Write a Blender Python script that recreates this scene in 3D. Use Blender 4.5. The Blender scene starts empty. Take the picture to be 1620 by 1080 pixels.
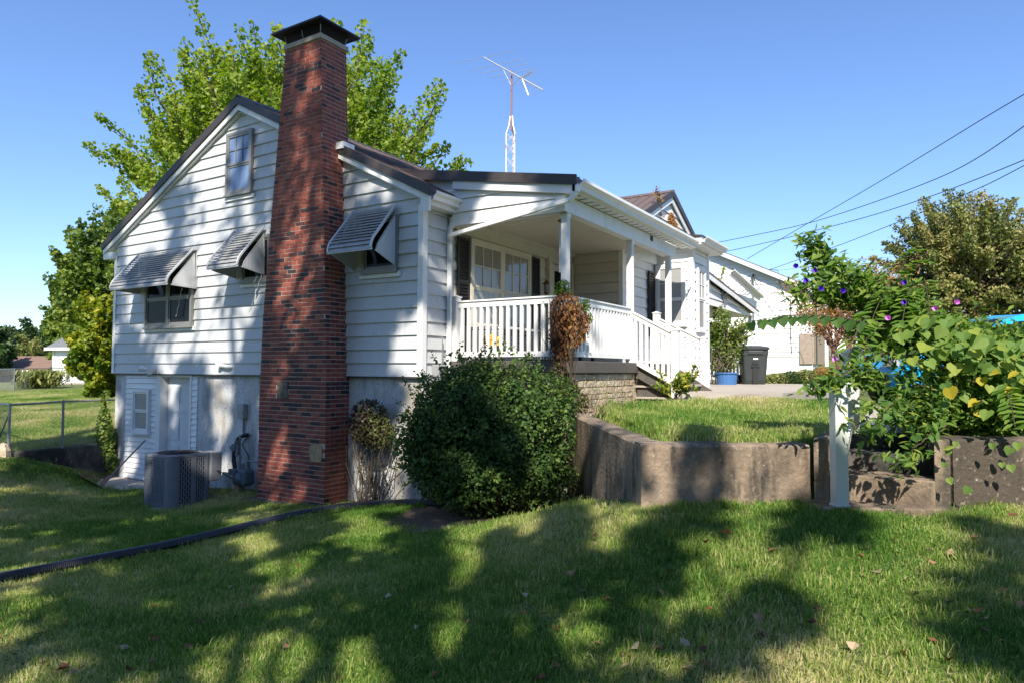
import bpy, math, random
import numpy as np
from mathutils import Vector, Matrix
random.seed(7); rng = np.random.default_rng(11)
SC = bpy.context.scene
COL = SC.collection
# ------------------------------------------------------------------ camera
PITCH, ROLL, YAW = math.radians(2.35), math.radians(.28), math.radians(32)
FPX = 1087.0
CAM = np.array([6.42, -7.78, 0.0])
F0 = np.array([-math.sin(YAW), math.cos(YAW), 0]); R0 = np.array([math.cos(YAW), math.sin(YAW), 0]); U0 = np.array([0, 0, 1.])
FW = math.cos(PITCH)*F0 + math.sin(PITCH)*U0
U1 = math.cos(PITCH)*U0 - math.sin(PITCH)*F0
RW = math.cos(ROLL)*R0 + math.sin(ROLL)*U1
UW = math.cos(ROLL)*U1 - math.sin(ROLL)*R0
cam = bpy.data.objects.new("camera", bpy.data.cameras.new("camera"))
cam.data.sensor_width = 36; cam.data.lens = FPX/1620*36
cam.data.clip_start = .05; cam.data.clip_end = 2000
M = Matrix.Identity(4)
for i in range(3):
    M[i][0] = RW[i]; M[i][1] = UW[i]; M[i][2] = -FW[i]; M[i][3] = CAM[i]
cam.matrix_world = M
COL.objects.link(cam); SC.camera = cam
# ------------------------------------------------------------------ sky and sun
SUN = np.array([.372, -.682, .70]); SUN = SUN/np.linalg.norm(SUN)
EL = math.asin(SUN[2]); AZ = math.atan2(SUN[0], SUN[1])
world = bpy.data.worlds.new("World"); SC.world = world; world.use_nodes = True
wn = world.node_tree.nodes; wl = world.node_tree.links
sky = wn.new("ShaderNodeTexSky"); sky.sky_type = 'NISHITA'; sky.sun_disc = False
sky.sun_elevation = EL; sky.sun_rotation = AZ % (2*math.pi)
sky.altitude = 200; sky.air_density = 1.15; sky.dust_density = .35; sky.ozone_density = 3.0
wn["Background"].inputs[1].default_value = .13
tint = wn.new("ShaderNodeMix"); tint.data_type = 'RGBA'; tint.blend_type = 'MULTIPLY'; tint.inputs[0].default_value = 1; tint.inputs[7].default_value = (.69, .79, 1.00, 1)
wl.new(sky.outputs[0], tint.inputs[6]); wl.new(tint.outputs[2], wn["Background"].inputs[0])
sl = bpy.data.lights.new("sun", 'SUN'); sl.energy = 5.0; sl.angle = math.radians(.53); sl.color = (1, .93, .82)
so = bpy.data.objects.new("sun", sl); COL.objects.link(so)
so.rotation_euler = Vector(SUN).to_track_quat('Z', 'Y').to_euler(); so.location = (10, -20, 20)
SC.view_settings.view_transform = 'Standard'; SC.view_settings.look = 'None'
SC.view_settings.exposure = .74; SC.view_settings.gamma = 1
SC.view_settings.use_curve_mapping = False
SC.cycles.max_bounces = 6; SC.cycles.transparent_max_bounces = 8

# ------------------------------------------------------------------ helpers
def ray(px, py): return FW + (px-810)/FPX*RW - (py-540)/FPX*UW
def atd(px, py, d):                       # the place seen at a picture point, d metres ahead
    r = ray(px, py); return CAM + r*(d/(r@F0))
def atz(px, py, z):
    r = ray(px, py); return CAM + r*(z/r[2])
def cw(x, d, z): return np.array([CAM[0]+x*R0[0]+d*F0[0], CAM[1]+x*R0[1]+d*F0[1], z])

WL = {}
def _link(o, parent, wl_):
    COL.objects.link(o); WL[o.name] = np.array(wl_, float)
    if parent is not None:
        o.parent = parent; o.location = Vector(WL[o.name]-WL[parent.name])
    else: o.location = Vector(wl_)
    return o
def tag(o, label=None, cat=None, group=None, kind=None):
    for k, v in (('label', label), ('category', cat), ('group', group), ('kind', kind)):
        if v: o[k] = v
    return o
def empty(name, loc, label=None, cat=None, group=None, kind=None):
    o = bpy.data.objects.new(name, None); o.empty_display_size = .2
    _link(o, None, loc); return tag(o, label, cat, group, kind)
def mesh_obj(name, me, parent=None, loc=(0, 0, 0)):
    return _link(bpy.data.objects.new(name, me), parent, loc)

class MB:
    def __init__(s, T=None): s.v = []; s.f = []; s.m = []; s.T = T; s.mi = 0
    def add(s, vs, fs):
        b = len(s.v)
        for p in vs:
            s.v.append(tuple(s.T(*p)) if s.T else tuple(p))
        for f in fs: s.f.append(tuple(i+b for i in f)); s.m.append(s.mi)
        return s
    def box(s, x0, x1, y0, y1, z0, z1):
        return s.add([(x0,y0,z0),(x1,y0,z0),(x1,y1,z0),(x0,y1,z0),(x0,y0,z1),(x1,y0,z1),(x1,y1,z1),(x0,y1,z1)],
              [(0,3,2,1),(4,5,6,7),(0,1,5,4),(1,2,6,5),(2,3,7,6),(3,0,4,7)])
    def hexa(s, p): return s.add(p, [(0,3,2,1),(4,5,6,7),(0,1,5,4),(1,2,6,5),(2,3,7,6),(3,0,4,7)])
    def prism(s, poly, e):                 # poly: 3d points, e: extrusion vector
        n = len(poly); e = np.array(e, float)
        vs = [tuple(p) for p in poly]+[tuple(np.array(p, float)+e) for p in poly]
        return s.add(vs, [tuple(range(n))[::-1], tuple(range(n, 2*n))]+[(i, (i+1) % n, (i+1) % n+n, i+n) for i in range(n)])
    def tube(s, pts, r, n=8, cap=True):
        pts = [np.array(p, float) for p in pts]; m = len(pts)
        rs = r if hasattr(r, '__len__') else [r]*m
        vs = []; prev = None
        for i, p in enumerate(pts):
            t = pts[min(i+1, m-1)]-pts[max(i-1, 0)]; t = t/(np.linalg.norm(t)+1e-9)
            if prev is None:
                a = np.array([0, 0, 1.]) if abs(t[2]) < .9 else np.array([1., 0, 0]); a = np.cross(t, a)
            else: a = prev - t*(prev@t)
            a = a/(np.linalg.norm(a)+1e-9); prev = a; b = np.cross(t, a)
            for k in range(n):
                c = 2*math.pi*k/n; vs.append(tuple(p+rs[i]*(math.cos(c)*a+math.sin(c)*b)))
        fs = [(i*n+k, i*n+(k+1) % n, (i+1)*n+(k+1) % n, (i+1)*n+k) for i in range(m-1) for k in range(n)]
        if cap: fs += [tuple(range(n))[::-1], tuple(range((m-1)*n, m*n))]
        return s.add(vs, fs)
    def beam(s, a, b, w, h, up=(0, 0, 1)):
        a = np.array(a, float); b = np.array(b, float); t = b-a; t /= np.linalg.norm(t)
        sd = np.cross(t, np.array(up, float)); sd /= np.linalg.norm(sd); u = np.cross(sd, t)
        q = [(-1,-1),(1,-1),(1,1),(-1,1)]
        return s.hexa([tuple(a+sd*i*w/2+u*j*h/2) for i, j in q]+[tuple(b+sd*i*w/2+u*j*h/2) for i, j in q])
    def lathe(s, prof, c, n=16):            # prof: (r,z)
        vs = [(c[0]+r*math.cos(2*math.pi*k/n), c[1]+r*math.sin(2*math.pi*k/n), c[2]+z) for r, z in prof for k in range(n)]
        m = len(prof)
        fs = [(i*n+k, i*n+(k+1) % n, (i+1)*n+(k+1) % n, (i+1)*n+k) for i in range(m-1) for k in range(n)]
        fs += [tuple(range(n))[::-1], tuple(range((m-1)*n, m*n))]
        return s.add(vs, fs)
    def mesh(s, name, mat, smooth=False):
        me = bpy.data.meshes.new(name); me.from_pydata(s.v, [], s.f)
        for x in (mat if isinstance(mat, (list, tuple)) else [mat]): me.materials.append(x)
        if any(s.m): me.polygons.foreach_set('material_index', s.m)
        if smooth: me.polygons.foreach_set('use_smooth', [True]*len(s.f))
        me.update(); return me
    def build(s, name, mat, parent=None, smooth=False, bevel=0):
        o = mesh_obj(name, s.mesh(name, mat, smooth), parent)
        if bevel:
            b = o.modifiers.new('bevel', 'BEVEL'); b.width = bevel; b.segments = 2; b.limit_method = 'ANGLE'
        return o
def onWY(y0): return lambda u, v, w: (u, y0-w, v)        # wall facing -Y: u along +X, v up, w outward
def onWX(x0): return lambda u, v, w: (x0+w, u, v)        # wall facing +X: u along +Y

# ------------------------------------------------------------------ materials
def mat(name, col=(.8,.8,.8), rough=.6, metal=0, noise=None, bump=None, spec=.5, build=None):
    m = bpy.data.materials.new(name); m.use_nodes = True
    n = m.node_tree.nodes; l = m.node_tree.links; b = n["Principled BSDF"]
    b.inputs['Base Color'].default_value = (*col, 1); b.inputs['Roughness'].default_value = rough
    b.inputs['Metallic'].default_value = metal; b.inputs['Specular IOR Level'].default_value = spec
    tc = n.new("ShaderNodeNewGeometry")
    if noise:                              # list of (scale, colour, low, high, (stretch), detail)
        cur = None
        for sc, c2, lo, hi, st in noise:
            mp = n.new("ShaderNodeMapping"); mp.inputs['Scale'].default_value = st
            l.new(tc.outputs['Position'], mp.inputs[0])
            t = n.new("ShaderNodeTexNoise"); t.inputs['Scale'].default_value = sc; t.inputs['Detail'].default_value = 6; t.inputs['Roughness'].default_value = .62
            l.new(mp.outputs[0], t.inputs['Vector'])
            r = n.new("ShaderNodeMapRange"); r.inputs[1].default_value = lo; r.inputs[2].default_value = hi
            l.new(t.outputs[0], r.inputs[0])
            mx = n.new("ShaderNodeMix"); mx.data_type = 'RGBA'
            l.new(r.outputs[0], mx.inputs[0])
            if cur is None: mx.inputs[6].default_value = (*col, 1)
            else: l.new(cur, mx.inputs[6])
            mx.inputs[7].default_value = (*c2, 1); cur = mx.outputs[2]
        l.new(cur, b.inputs['Base Color'])
    if bump:
        sc, st, dist = bump
        t = n.new("ShaderNodeTexNoise"); t.inputs['Scale'].default_value = sc; t.inputs['Detail'].default_value = 5
        l.new(tc.outputs['Position'], t.inputs['Vector'])
        bp = n.new("ShaderNodeBump"); bp.inputs['Strength'].default_value = st; bp.inputs['Distance'].default_value = dist
        l.new(t.outputs[0], bp.inputs['Height']); l.new(bp.outputs[0], b.inputs['Normal'])
    if build: build(m, n, l, b, tc)
    return m
one = (1, 1, 1)
M_SID = mat("white_siding", (.55,.56,.565), .5, noise=[(1.3,(.50,.51,.515),.46,.66,one),(9,(.40,.40,.38),.58,.72,(2,2,.3)),(2.2,(.52,.54,.53),.58,.85,(3,3,.35)),(.7,(.50,.54,.50),.62,.9,(1,1,.6))], bump=(60,.12,.002))
M_SIDN = mat("vinyl_siding", (.80,.80,.78), .45, noise=[(1.2,(.68,.69,.67),.5,.8,one)])
M_TRIM = mat("white_trim", (.78,.78,.76), .4, noise=[(3,(.62,.63,.60),.5,.8,(1,1,.5))])
M_PAINT = mat("weathered_white_paint", (.80,.79,.76), .5, noise=[(9,(.55,.53,.49),.60,.72,(1,1,.4)),(40,(.45,.42,.38),.66,.72,one)], bump=(80,.2,.002))
M_CREAM = mat("cream_trim", (.62,.58,.47), .5, noise=[(3,(.50,.46,.37),.5,.8,one)])
M_SCREAM = mat("cream_siding", (.60,.56,.47), .5, noise=[(2,(.48,.45,.38),.5,.8,one)])
M_ROOF = mat("brown_metal_roof", (.13,.092,.078), .6, .0, noise=[(3,(.13,.10,.09),.5,.8,(.4,1,1))])
M_RAKE = mat("dark_metal_trim", (.045,.036,.034), .5, .0, noise=[(2,(.075,.06,.055),.5,.8,one)])
M_FND = mat("painted_foundation", (.55,.56,.57), .75, noise=[(1.1,(.50,.52,.53),.45,.75,(1,1,.5)),(4,(.20,.21,.20),.50,.72,(1,1,.22)),(38,(.10,.11,.10),.58,.66,(1,1,.5)),(1.6,(.36,.30,.22),.50,.75,(1,1,.7))], bump=(30,.35,.006))
def conc_(m, n, l, b, tc):
    pass
M_CONC = mat("old_concrete", (.31,.235,.165), .9, noise=[(1.5,(.20,.145,.10),.42,.62,(1,1,.7)),(1.0,(.070,.055,.040),.44,.60,(1,1,.8)),(6,(.045,.038,.031),.50,.66,(1,1,.22)),(24,(.40,.33,.26),.60,.75,one),(60,(.06,.05,.04),.62,.70,one)], bump=(28,.7,.02))
M_CONCD = mat("stained_concrete", (.17,.15,.13), .9, noise=[(1.3,(.022,.021,.020),.38,.56,(1,1,.5)),(14,(.36,.33,.28),.62,.75,(1,1,.4)),(50,(.02,.02,.02),.6,.7,one)], bump=(25,.6,.02))
M_WALK = mat("walk_concrete", (.40,.35,.29), .9, noise=[(2,(.30,.25,.20),.45,.75,one),(60,(.5,.45,.38),.55,.7,one)], bump=(50,.3,.005))
M_DIRT = mat("bare_soil", (.13,.085,.055), 1, noise=[(6,(.22,.15,.10),.45,.7,one),(40,(.07,.045,.03),.5,.7,one)], bump=(40,.8,.02))
M_SLAB = mat("dark_slab", (.085,.075,.066), .9, noise=[(3,(.13,.115,.10),.5,.75,one)], bump=(30,.4,.005))
STONES = [mat("limestone_%s" % w, c, .9, noise=[(7,d,.5,.7,(1,1,2.5)),(30,(.28,.21,.14),.62,.72,one)], bump=(18,1,.03))
          for w, c, d in (("pale",(.60,.50,.37),(.45,.36,.25)),("buff",(.52,.42,.30),(.40,.31,.21)),("tan",(.47,.37,.26),(.35,.27,.18)))]
M_MORTAR = mat("mortar", (.50,.42,.36), .95, noise=[(20,(.22,.18,.15),.5,.8,one)], bump=(60,.5,.004))
BRK = [mat("brick_%s" % w, c, .75, noise=[(14,d,.45,.7,one),(60,(.02,.015,.014),.63,.70,one)], bump=(70,.6,.004))
       for w, c, d in (("red",(.285,.070,.042),(.205,.048,.031)),("dark_red",(.20,.048,.031),(.13,.028,.020)),("purple",(.085,.028,.025),(.055,.02,.02)),("black",(.035,.022,.025),(.055,.026,.027)),("orange",(.29,.095,.06),(.21,.068,.042)))]
M_BLACK = mat("black_metal", (.012,.011,.011), .5, .2, noise=[(8,(.03,.02,.018),.5,.8,one)])
M_SHUT = mat("black_shutter", (.016,.015,.016), .5)
M_AWN = mat("grey_aluminium_awning", (.42,.42,.41), .45, .3, noise=[(4,(.26,.26,.25),.48,.75,(2,2,1)),(30,(.17,.165,.15),.6,.72,one)])
M_AWNW = mat("awning_side", (.58,.59,.59), .45, .15, noise=[(5,(.46,.47,.46),.5,.8,one)])
M_FRAME = mat("grey_window_frame", (.22,.22,.21), .5, .2)
def glassmat(name, col, rough=.04):
    return mat(name, col, rough, 0, spec=.45)
M_GLASS = mat("dark_glass", (.010,.012,.014), .06, spec=.10)
M_GLASSB = glassmat("blue_curtain_glass", (.16,.23,.38), .08)
M_GLASSW = glassmat("blinds_glass", (.34,.34,.33), .1)
M_GLASSC = mat("curtained_glass", (.20,.185,.15), .06, spec=.9, noise=[(10,(.30,.28,.24),.45,.6,(6,6,.25))])
M_CURT = mat("curtain", (.45,.42,.36), .9, noise=[(14,(.25,.23,.20),.45,.6,(5,5,.1))])
M_DOOR = mat("white_door", (.62,.64,.66), .5, noise=[(3,(.45,.47,.50),.5,.8,(1,1,.3))])
M_WOODD = mat("bare_door_wood", (.22,.13,.09), .8, noise=[(8,(.12,.07,.05),.45,.7,(4,4,.3))])
M_AC = mat("grey_ac_metal", (.17,.18,.20), .5, .0, noise=[(6,(.21,.215,.23),.5,.8,one)])
M_ACD = mat("ac_fins", (.012,.012,.013), .6)
M_GAS = mat("blue_grey_meter", (.10,.13,.16), .5, .1, noise=[(12,(.06,.075,.09),.5,.7,one)])
M_PIPE = mat("grey_pipe", (.22,.23,.24), .5, .4, noise=[(20,(.12,.10,.09),.55,.7,one)])
M_GREYB = mat("grey_box", (.30,.31,.32), .5, .1)
M_HOSE = mat("black_plastic", (.012,.013,.02), .32)
M_GALV = mat("galvanised_steel", (.30,.31,.32), .4, .6)
M_RUST = mat("rusty_white_steel", (.62,.58,.54), .5, .2, noise=[(9,(.30,.13,.08),.56,.66,(1,1,.4))])
M_RUSTP = mat("rusty_pipe", (.25,.12,.09), .7)
M_ALU = mat("antenna_aluminium", (.60,.60,.60), .35, .6)
M_BARK = mat("bark", (.13,.10,.075), .9, noise=[(9,(.06,.045,.035),.45,.65,(1,1,.25))], bump=(20,.8,.03))
M_BARKR = mat("red_bark", (.28,.15,.10), .8, noise=[(9,(.14,.08,.06),.45,.65,(1,1,.25))], bump=(20,.6,.02))
M_STEM = mat("vine_stem", (.065,.05,.032), .85)
M_DARKFILL = mat("dark_fill", (.025,.022,.014), 1)  # near-black filler for the bush interior and behind the ceiling boards
M_GRN = mat("green_plastic", (.030,.036,.036), .45, noise=[(4,(.042,.048,.048),.5,.8,one)])
M_BLUEP = mat("blue_plastic", (.05,.15,.36), .5)
M_CAR = mat("blue_car_paint", (.02,.36,.72), .25, .0, spec=.6)
M_TIRE = mat("rubber", (.012,.012,.012), .8)
M_POLEW = mat("pole_wood", (.33,.24,.17), .9)
M_SHIN = mat("grey_shingles", (.16,.165,.18), .9, noise=[(14,(.11,.115,.125),.45,.7,one)], bump=(20,.5,.02))
M_SHINB = mat("brown_shingles", (.20,.125,.09), .9, noise=[(5,(.15,.09,.065),.45,.7,one)])
M_BEIGE = mat("beige_wall", (.55,.42,.27), .8)
M_BRW = mat("pale_brick", (.36,.29,.23), .9, noise=[(10,(.26,.20,.16),.45,.65,(1,1,3))])
M_WIRE = mat("wire_black", (.01,.01,.012), .6)
M_YEL = mat("yellow_plastic", (.8,.42,.02), .5)
M_BRONZE = mat("brass_lantern", (.20,.10,.04), .45, .5)
M_STONEP = mat("buff_patch", (.42,.31,.17), .9, noise=[(12,(.28,.20,.12),.45,.65,one)], bump=(20,.8,.01))
M_STONEG = mat("grey_patch", (.16,.13,.10), .9, noise=[(12,(.09,.075,.06),.45,.65,one)], bump=(20,.8,.01))

def leafmat(name, cols, trans=.35, rough=.5, spec=.35):
    def bld(m, n, l, b, tc):
        a = n.new("ShaderNodeAttribute"); a.attribute_name = 'tint'
        r = n.new("ShaderNodeValToRGB"); e = r.color_ramp.elements
        k = len(cols)
        e[0].position = 0; e[0].color = (*cols[0], 1); e[1].position = 1; e[1].color = (*cols[-1], 1)
        for i in range(1, k-1):
            x = e.new(i/(k-1)); x.color = (*cols[i], 1)
        l.new(a.outputs['Fac'], r.inputs[0]); l.new(r.outputs[0], b.inputs['Base Color'])
        tr = n.new("ShaderNodeBsdfTranslucent")
        hs = n.new("ShaderNodeHueSaturation"); hs.inputs['Saturation'].default_value = 1.15; hs.inputs['Value'].default_value = 1.25
        l.new(r.outputs[0], hs.inputs['Color']); l.new(hs.outputs[0], tr.inputs[0])
        mx = n.new("ShaderNodeMixShader"); mx.inputs[0].default_value = trans
        l.new(b.outputs[0], mx.inputs[1]); l.new(tr.outputs[0], mx.inputs[2])
        l.new(mx.outputs[0], n["Material Output"].inputs[0])
    return mat(name, (.1,.2,.05), rough, spec=spec, build=bld)
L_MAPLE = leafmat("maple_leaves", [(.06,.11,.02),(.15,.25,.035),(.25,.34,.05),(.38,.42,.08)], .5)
L_YEL = leafmat("yellow_green_leaves", [(.05,.11,.015),(.14,.22,.025),(.28,.32,.03),(.50,.42,.05)], .4)
L_DARK = leafmat("dark_tree_leaves", [(.018,.040,.012),(.04,.085,.022),(.08,.13,.03)], .25)
L_MID = leafmat("mid_green_leaves", [(.045,.085,.02),(.11,.18,.035),(.20,.27,.05),(.30,.35,.08)], .45)
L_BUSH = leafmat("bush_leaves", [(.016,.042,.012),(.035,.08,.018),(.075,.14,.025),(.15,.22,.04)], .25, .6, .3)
L_OLIVE = leafmat("olive_leaves", [(.04,.065,.018),(.13,.17,.04),(.26,.27,.08),(.42,.34,.14)], .3)
L_ORANGE = leafmat("orange_leaves", [(.12,.14,.035),(.36,.22,.06),(.48,.22,.08),(.30,.24,.07)], .35)
L_VINE = leafmat("vine_leaves", [(.03,.075,.014),(.08,.17,.025),(.16,.27,.04),(.30,.36,.06)], .5, .6)
L_VINEB = leafmat("broad_vine_leaves", [(.05,.12,.03),(.10,.20,.045),(.16,.27,.06),(.28,.37,.07),(.55,.46,.05)], .48, .6)
L_DRY = leafmat("dry_leaves", [(.07,.03,.018),(.20,.085,.04),(.35,.16,.07),(.30,.24,.06)], .3, .8)
L_PURP = leafmat("purple_leaves", [(.035,.018,.018),(.07,.035,.03),(.06,.07,.02),(.12,.15,.03)], .25)
L_FALL = leafmat("fallen_leaf_brown", [(.14,.06,.03),(.28,.11,.05),(.36,.22,.11),(.42,.32,.20)], .15, .8)
M_PURPF = mat("purple_petal", (.10,.02,.45), .6)
M_PINKF = mat("pink_petal", (.62,.22,.62), .6)

# ------------------------------------------------------------------ foliage
SH = {
 'rhomb': (np.array([(0,-.5,0),(.32,0,.05),(0,.5,0),(-.32,0,.05)], float), [(0,1,2,3)]),
 'maple': (np.array([(0,-.5,0),(.45,-.1,.08),(.25,.35,.0),(0,.5,-.06),(-.25,.35,0),(-.45,-.1,.08)], float), [(0,1,2,3),(0,3,4,5)]),
 'heart': (np.array([(0,-.38,0),(.22,-.52,.06),(.47,-.35,.10),(.50,-.05,.10),(.30,.25,.06),(0,.58,-.10),(-.30,.25,.06),(-.50,-.05,.10),(-.47,-.35,.10),(-.22,-.52,.06)], float),
            [(0,1,2,3,4,5),(0,5,6,7,8,9)]),
 'long': (np.array([(0,-.5,0),(.17,-.1,.04),(.12,.25,0),(0,.55,-.08),(-.12,.25,0),(-.17,-.1,.04)], float), [(0,1,2,3),(0,3,4,5)]),
}
def leaf_arrays(P, size, bias, spread, shape, flip=None):
    """leaf frames: n = blend of bias and random, t random or hanging"""
    N = len(P)
    n = np.array(bias, float)*np.ones((N, 3))+rng.normal(size=(N, 3))*spread
    n /= np.linalg.norm(n, axis=1)[:, None]+1e-9
    t = rng.normal(size=(N, 3))
    if flip is not None: t = t*.35+np.array(flip, float)
    t -= n*(t*n).sum(1)[:, None]; t /= np.linalg.norm(t, axis=1)[:, None]+1e-9
    b = np.cross(t, n)
    V, Fs = SH[shape]
    s = size*np.ones(N)
    v = P[:, None, :]+s[:, None, None]*(V[None, :, 0:1]*b[:, None, :]+V[None, :, 1:2]*t[:, None, :]+V[None, :, 2:3]*n[:, None, :])
    return v.reshape(-1, 3), len(V), Fs
def leaves(name, P, size, m, parent=None, bias=(0, -.2, .6), spread=.8, shape='rhomb', tint=None, flip=None, loc=(0, 0, 0)):
    P = np.asarray(P, float); N = len(P)
    size = np.asarray(size)*rng.uniform(.7, 1.25, N)
    v, k, Fs = leaf_arrays(P, size, bias, spread, shape, flip)
    me = bpy.data.meshes.new(name)
    nf = len(Fs); L = sum(len(f) for f in Fs)
    idx = (np.arange(N)[:, None]*k+np.concatenate([np.array(f) for f in Fs])[None, :]).ravel()
    me.vertices.add(N*k); me.vertices.foreach_set('co', v.astype(np.float32).ravel())
    me.loops.add(N*L); me.loops.foreach_set('vertex_index', idx.astype(np.int32))
    me.polygons.add(N*nf)
    st = np.concatenate([[0], np.cumsum([len(f) for f in Fs])[:-1]])
    me.polygons.foreach_set('loop_start', (np.arange(N)[:, None]*L+st[None, :]).astype(np.int32).ravel())
    if tint is None: tint = rng.uniform(0, 1, N)
    a = me.attributes.new('tint', 'FLOAT', 'FACE')
    a.data.foreach_set('value', np.repeat(np.clip(tint, 0, 1), nf).astype(np.float32))
    me.materials.append(m); me.update(calc_edges=True); me.validate()
    return mesh_obj(name, me, parent, loc)
def curve(p0, p1, lift, n=8, jit=0):
    p0 = np.array(p0, float); p1 = np.array(p1, float); t = np.linspace(0, 1, n)[:, None]
    c = p0+(p1-p0)*t; c[:, 2] += (lift*4*t*(1-t))[:, 0]
    if jit: c[1:-1] += rng.normal(size=(n-2, 3))*jit
    return c
def tree(name, base, hgt, cc, rr, m, bark, label, cat='tree', group=None, n_tip=60, n_leaf=20000, ls=.14, plume=.5, trunk_r=.25,
         up=.25, shape='rhomb', fork=.35, start=.35, inner=.25, multi=1, tint_bias=0, lower=-1, tipjit=.12):
    """envelope ellipsoid (cc centre, rr radii); branches run to points on it and carry plumes of leaves"""
    base = np.array(base, float); cc = np.array(cc, float); rr = np.array(rr, float)
    root = empty(name, base, label, cat, group)
    tb = MB()
    forks = []
    for k in range(multi):
        off = rng.normal(size=3)*[.35, .35, 0]*(multi > 1)
        top = base*(1-fork)+np.array([cc[0], cc[1], base[2]+hgt])*fork+off*1.2; top[2] = base[2]+hgt*fork
        tb.tube(curve(base+off*.3-[0, 0, .15], top, 0, 6, trunk_r*.25), np.linspace(trunk_r*1.15, trunk_r*.75, 6), 8); forks.append(top)
    Ps = []; Ts = []; ns = n_leaf//n_tip
    for k in range(n_tip):
        while True:
            d = rng.normal(size=3); d /= np.linalg.norm(d)
            if d[2] > lower: break
        f = rng.uniform(.35, 1)**.6 if rng.random() < inner else rng.uniform(.88, 1.08)
        tip = cc+d*rr*f+rng.normal(size=3)*rr*tipjit*.3
        fk = forks[k % multi]
        st = fk+(np.array([cc[0], cc[1], cc[2]])-fk)*rng.uniform(0, .9)
        L = np.linalg.norm(tip-st); c = curve(st, tip, -up*L*.25, 9, L*.03)
        r0 = trunk_r*rng.uniform(.18, .4)
        tb.tube(c, np.linspace(r0, .012, 9), 5, False)
        u = start+(1-start)*rng.uniform(0, 1, ns)**.7
        pos = np.stack([np.interp(u, np.linspace(0, 1, 9), c[:, i]) for i in range(3)], 1)
        rad = plume*((1.08-u)/(1.08-start))**.5*rng.uniform(.65, 1.3)
        q = rng.normal(size=(ns, 3))*[1, 1, .7]; q /= np.linalg.norm(q, axis=1)[:, None]; q *= rng.uniform(.2, 1, ns)[:, None]**.6
        pos = pos+q*rad[:, None]
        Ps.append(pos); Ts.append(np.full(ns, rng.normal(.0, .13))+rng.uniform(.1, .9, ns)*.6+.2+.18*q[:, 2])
    tb.build('trunk', bark, root, True)
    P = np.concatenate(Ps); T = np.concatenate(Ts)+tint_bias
    o = leaves('crown', P-base, ls, m, None, (0, 0, .5), .8, shape, T)
    o.parent = root; o.location = (0, 0, 0); WL[o.name] = base
    return root
def blob_points(blobs, n, shell=.55):
    vol = np.array([b[1][0]*b[1][1]+b[1][1]*b[1][2] for b in blobs]); vol = vol/vol.sum()
    out = []; nm = []
    for (c, r), w in zip(blobs, vol):
        k = int(n*w)+1; d = rng.normal(size=(k, 3)); d /= np.linalg.norm(d, axis=1)[:, None]
        f = 1-(1-shell)*rng.uniform(0, 1, k)**2.0+rng.normal(size=k)*.03
        out.append(np.array(c)+d*np.array(r)*f[:, None]); nm.append(d)
    return np.concatenate(out), np.concatenate(nm)

# ------------------------------------------------------------------ terrain
def P3(x, y, z): return (x, y, z)
LOW = [(6.42,-7.78,-1.50),(4.0,-9,-1.62),(10,-8,-1.35),(-4,-10,-2.0),
 *[tuple(atz(px, py, z)) for px, py, z in [(0,1080,-1.75),(0,925,-1.92),(400,1080,-1.62),(810,1080,-1.48),(1300,1080,-1.28),(1620,1080,-1.22),
   (400,880,-1.86),(800,900,-1.45),(1150,900,-1.22),(1500,900,-1.12),(0,800,-2.02),(100,762,-2.12),(200,830,-2.15),
   (278,804,-2.27),(408,796,-2.13),(515,801,-2.06),(650,800,-1.84),(820,821,-1.72),(1100,800,-1.09)]],
 (0,0,-1.98),(-1.2,-.2,-2.04),(-6.1,-.3,-2.24),(-7.9,-.3,-2.30),(-3.8,-.2,-2.12),(2.15,.4,-1.74),(3.2,-1.0,-1.45),(4.3,-2.55,-1.09),(5.5,-1.75,-1.07),(7.5,-.4,-1.06),(10,1.2,-1.02),(16,5,-1.0),
 (-8.0,-1.2,-1.95),(-8.5,-2.1,-1.60),(-9.5,-3,-1.66),(-12,-3,-1.62),(-12,-7,-1.75),(14,-8,-1.2),(22,-4,-1.1),(0,-16,-2.0),(12,-16,-1.5),(-20,-16,-2.2)]
UPL = [(-8.6,0,-1.57),(-8.6,-2,-1.58),(-10.5,-2.2,-1.60),(-14,-2,-1.6),(-9,3,-1.5),*[tuple(atz(px, py, z)) for px, py, z in [(100,655,-1.33),(20,615,-1.10),(150,622,-1.13),(80,604,-1.08)]],
 (-40,60,-1.1),(-80,60,-1.3),(-30,-6,-1.9),(-8,12,-1.2),(-8,30,-1.0)]
UPR = [(4.4,-2.2,-.60),(5.5,-1.5,-.60),(2.4,.6,-.58),(7.3,-.3,-.59),(10,1.5,-.55),(16,5,-.5),(2.3,3,-.50),(5,2,-.54),(2.9,3.2,-.43),(3,5,-.42),(4.5,2.9,-.42),(8,3,-.50),
 *[tuple(cw(x, d, z)) for x, d, z in [(5,18,-.37),(8,18,-.37),(3,20,-.37),(6,21.5,-.33),(9,23,.02),(9,28,.66),(14,28,.7),(16,20,-.2),(12,12,-.45),(20,28,.75),(9,45,.9),(30,40,.9),(40,20,.2)]]]
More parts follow.
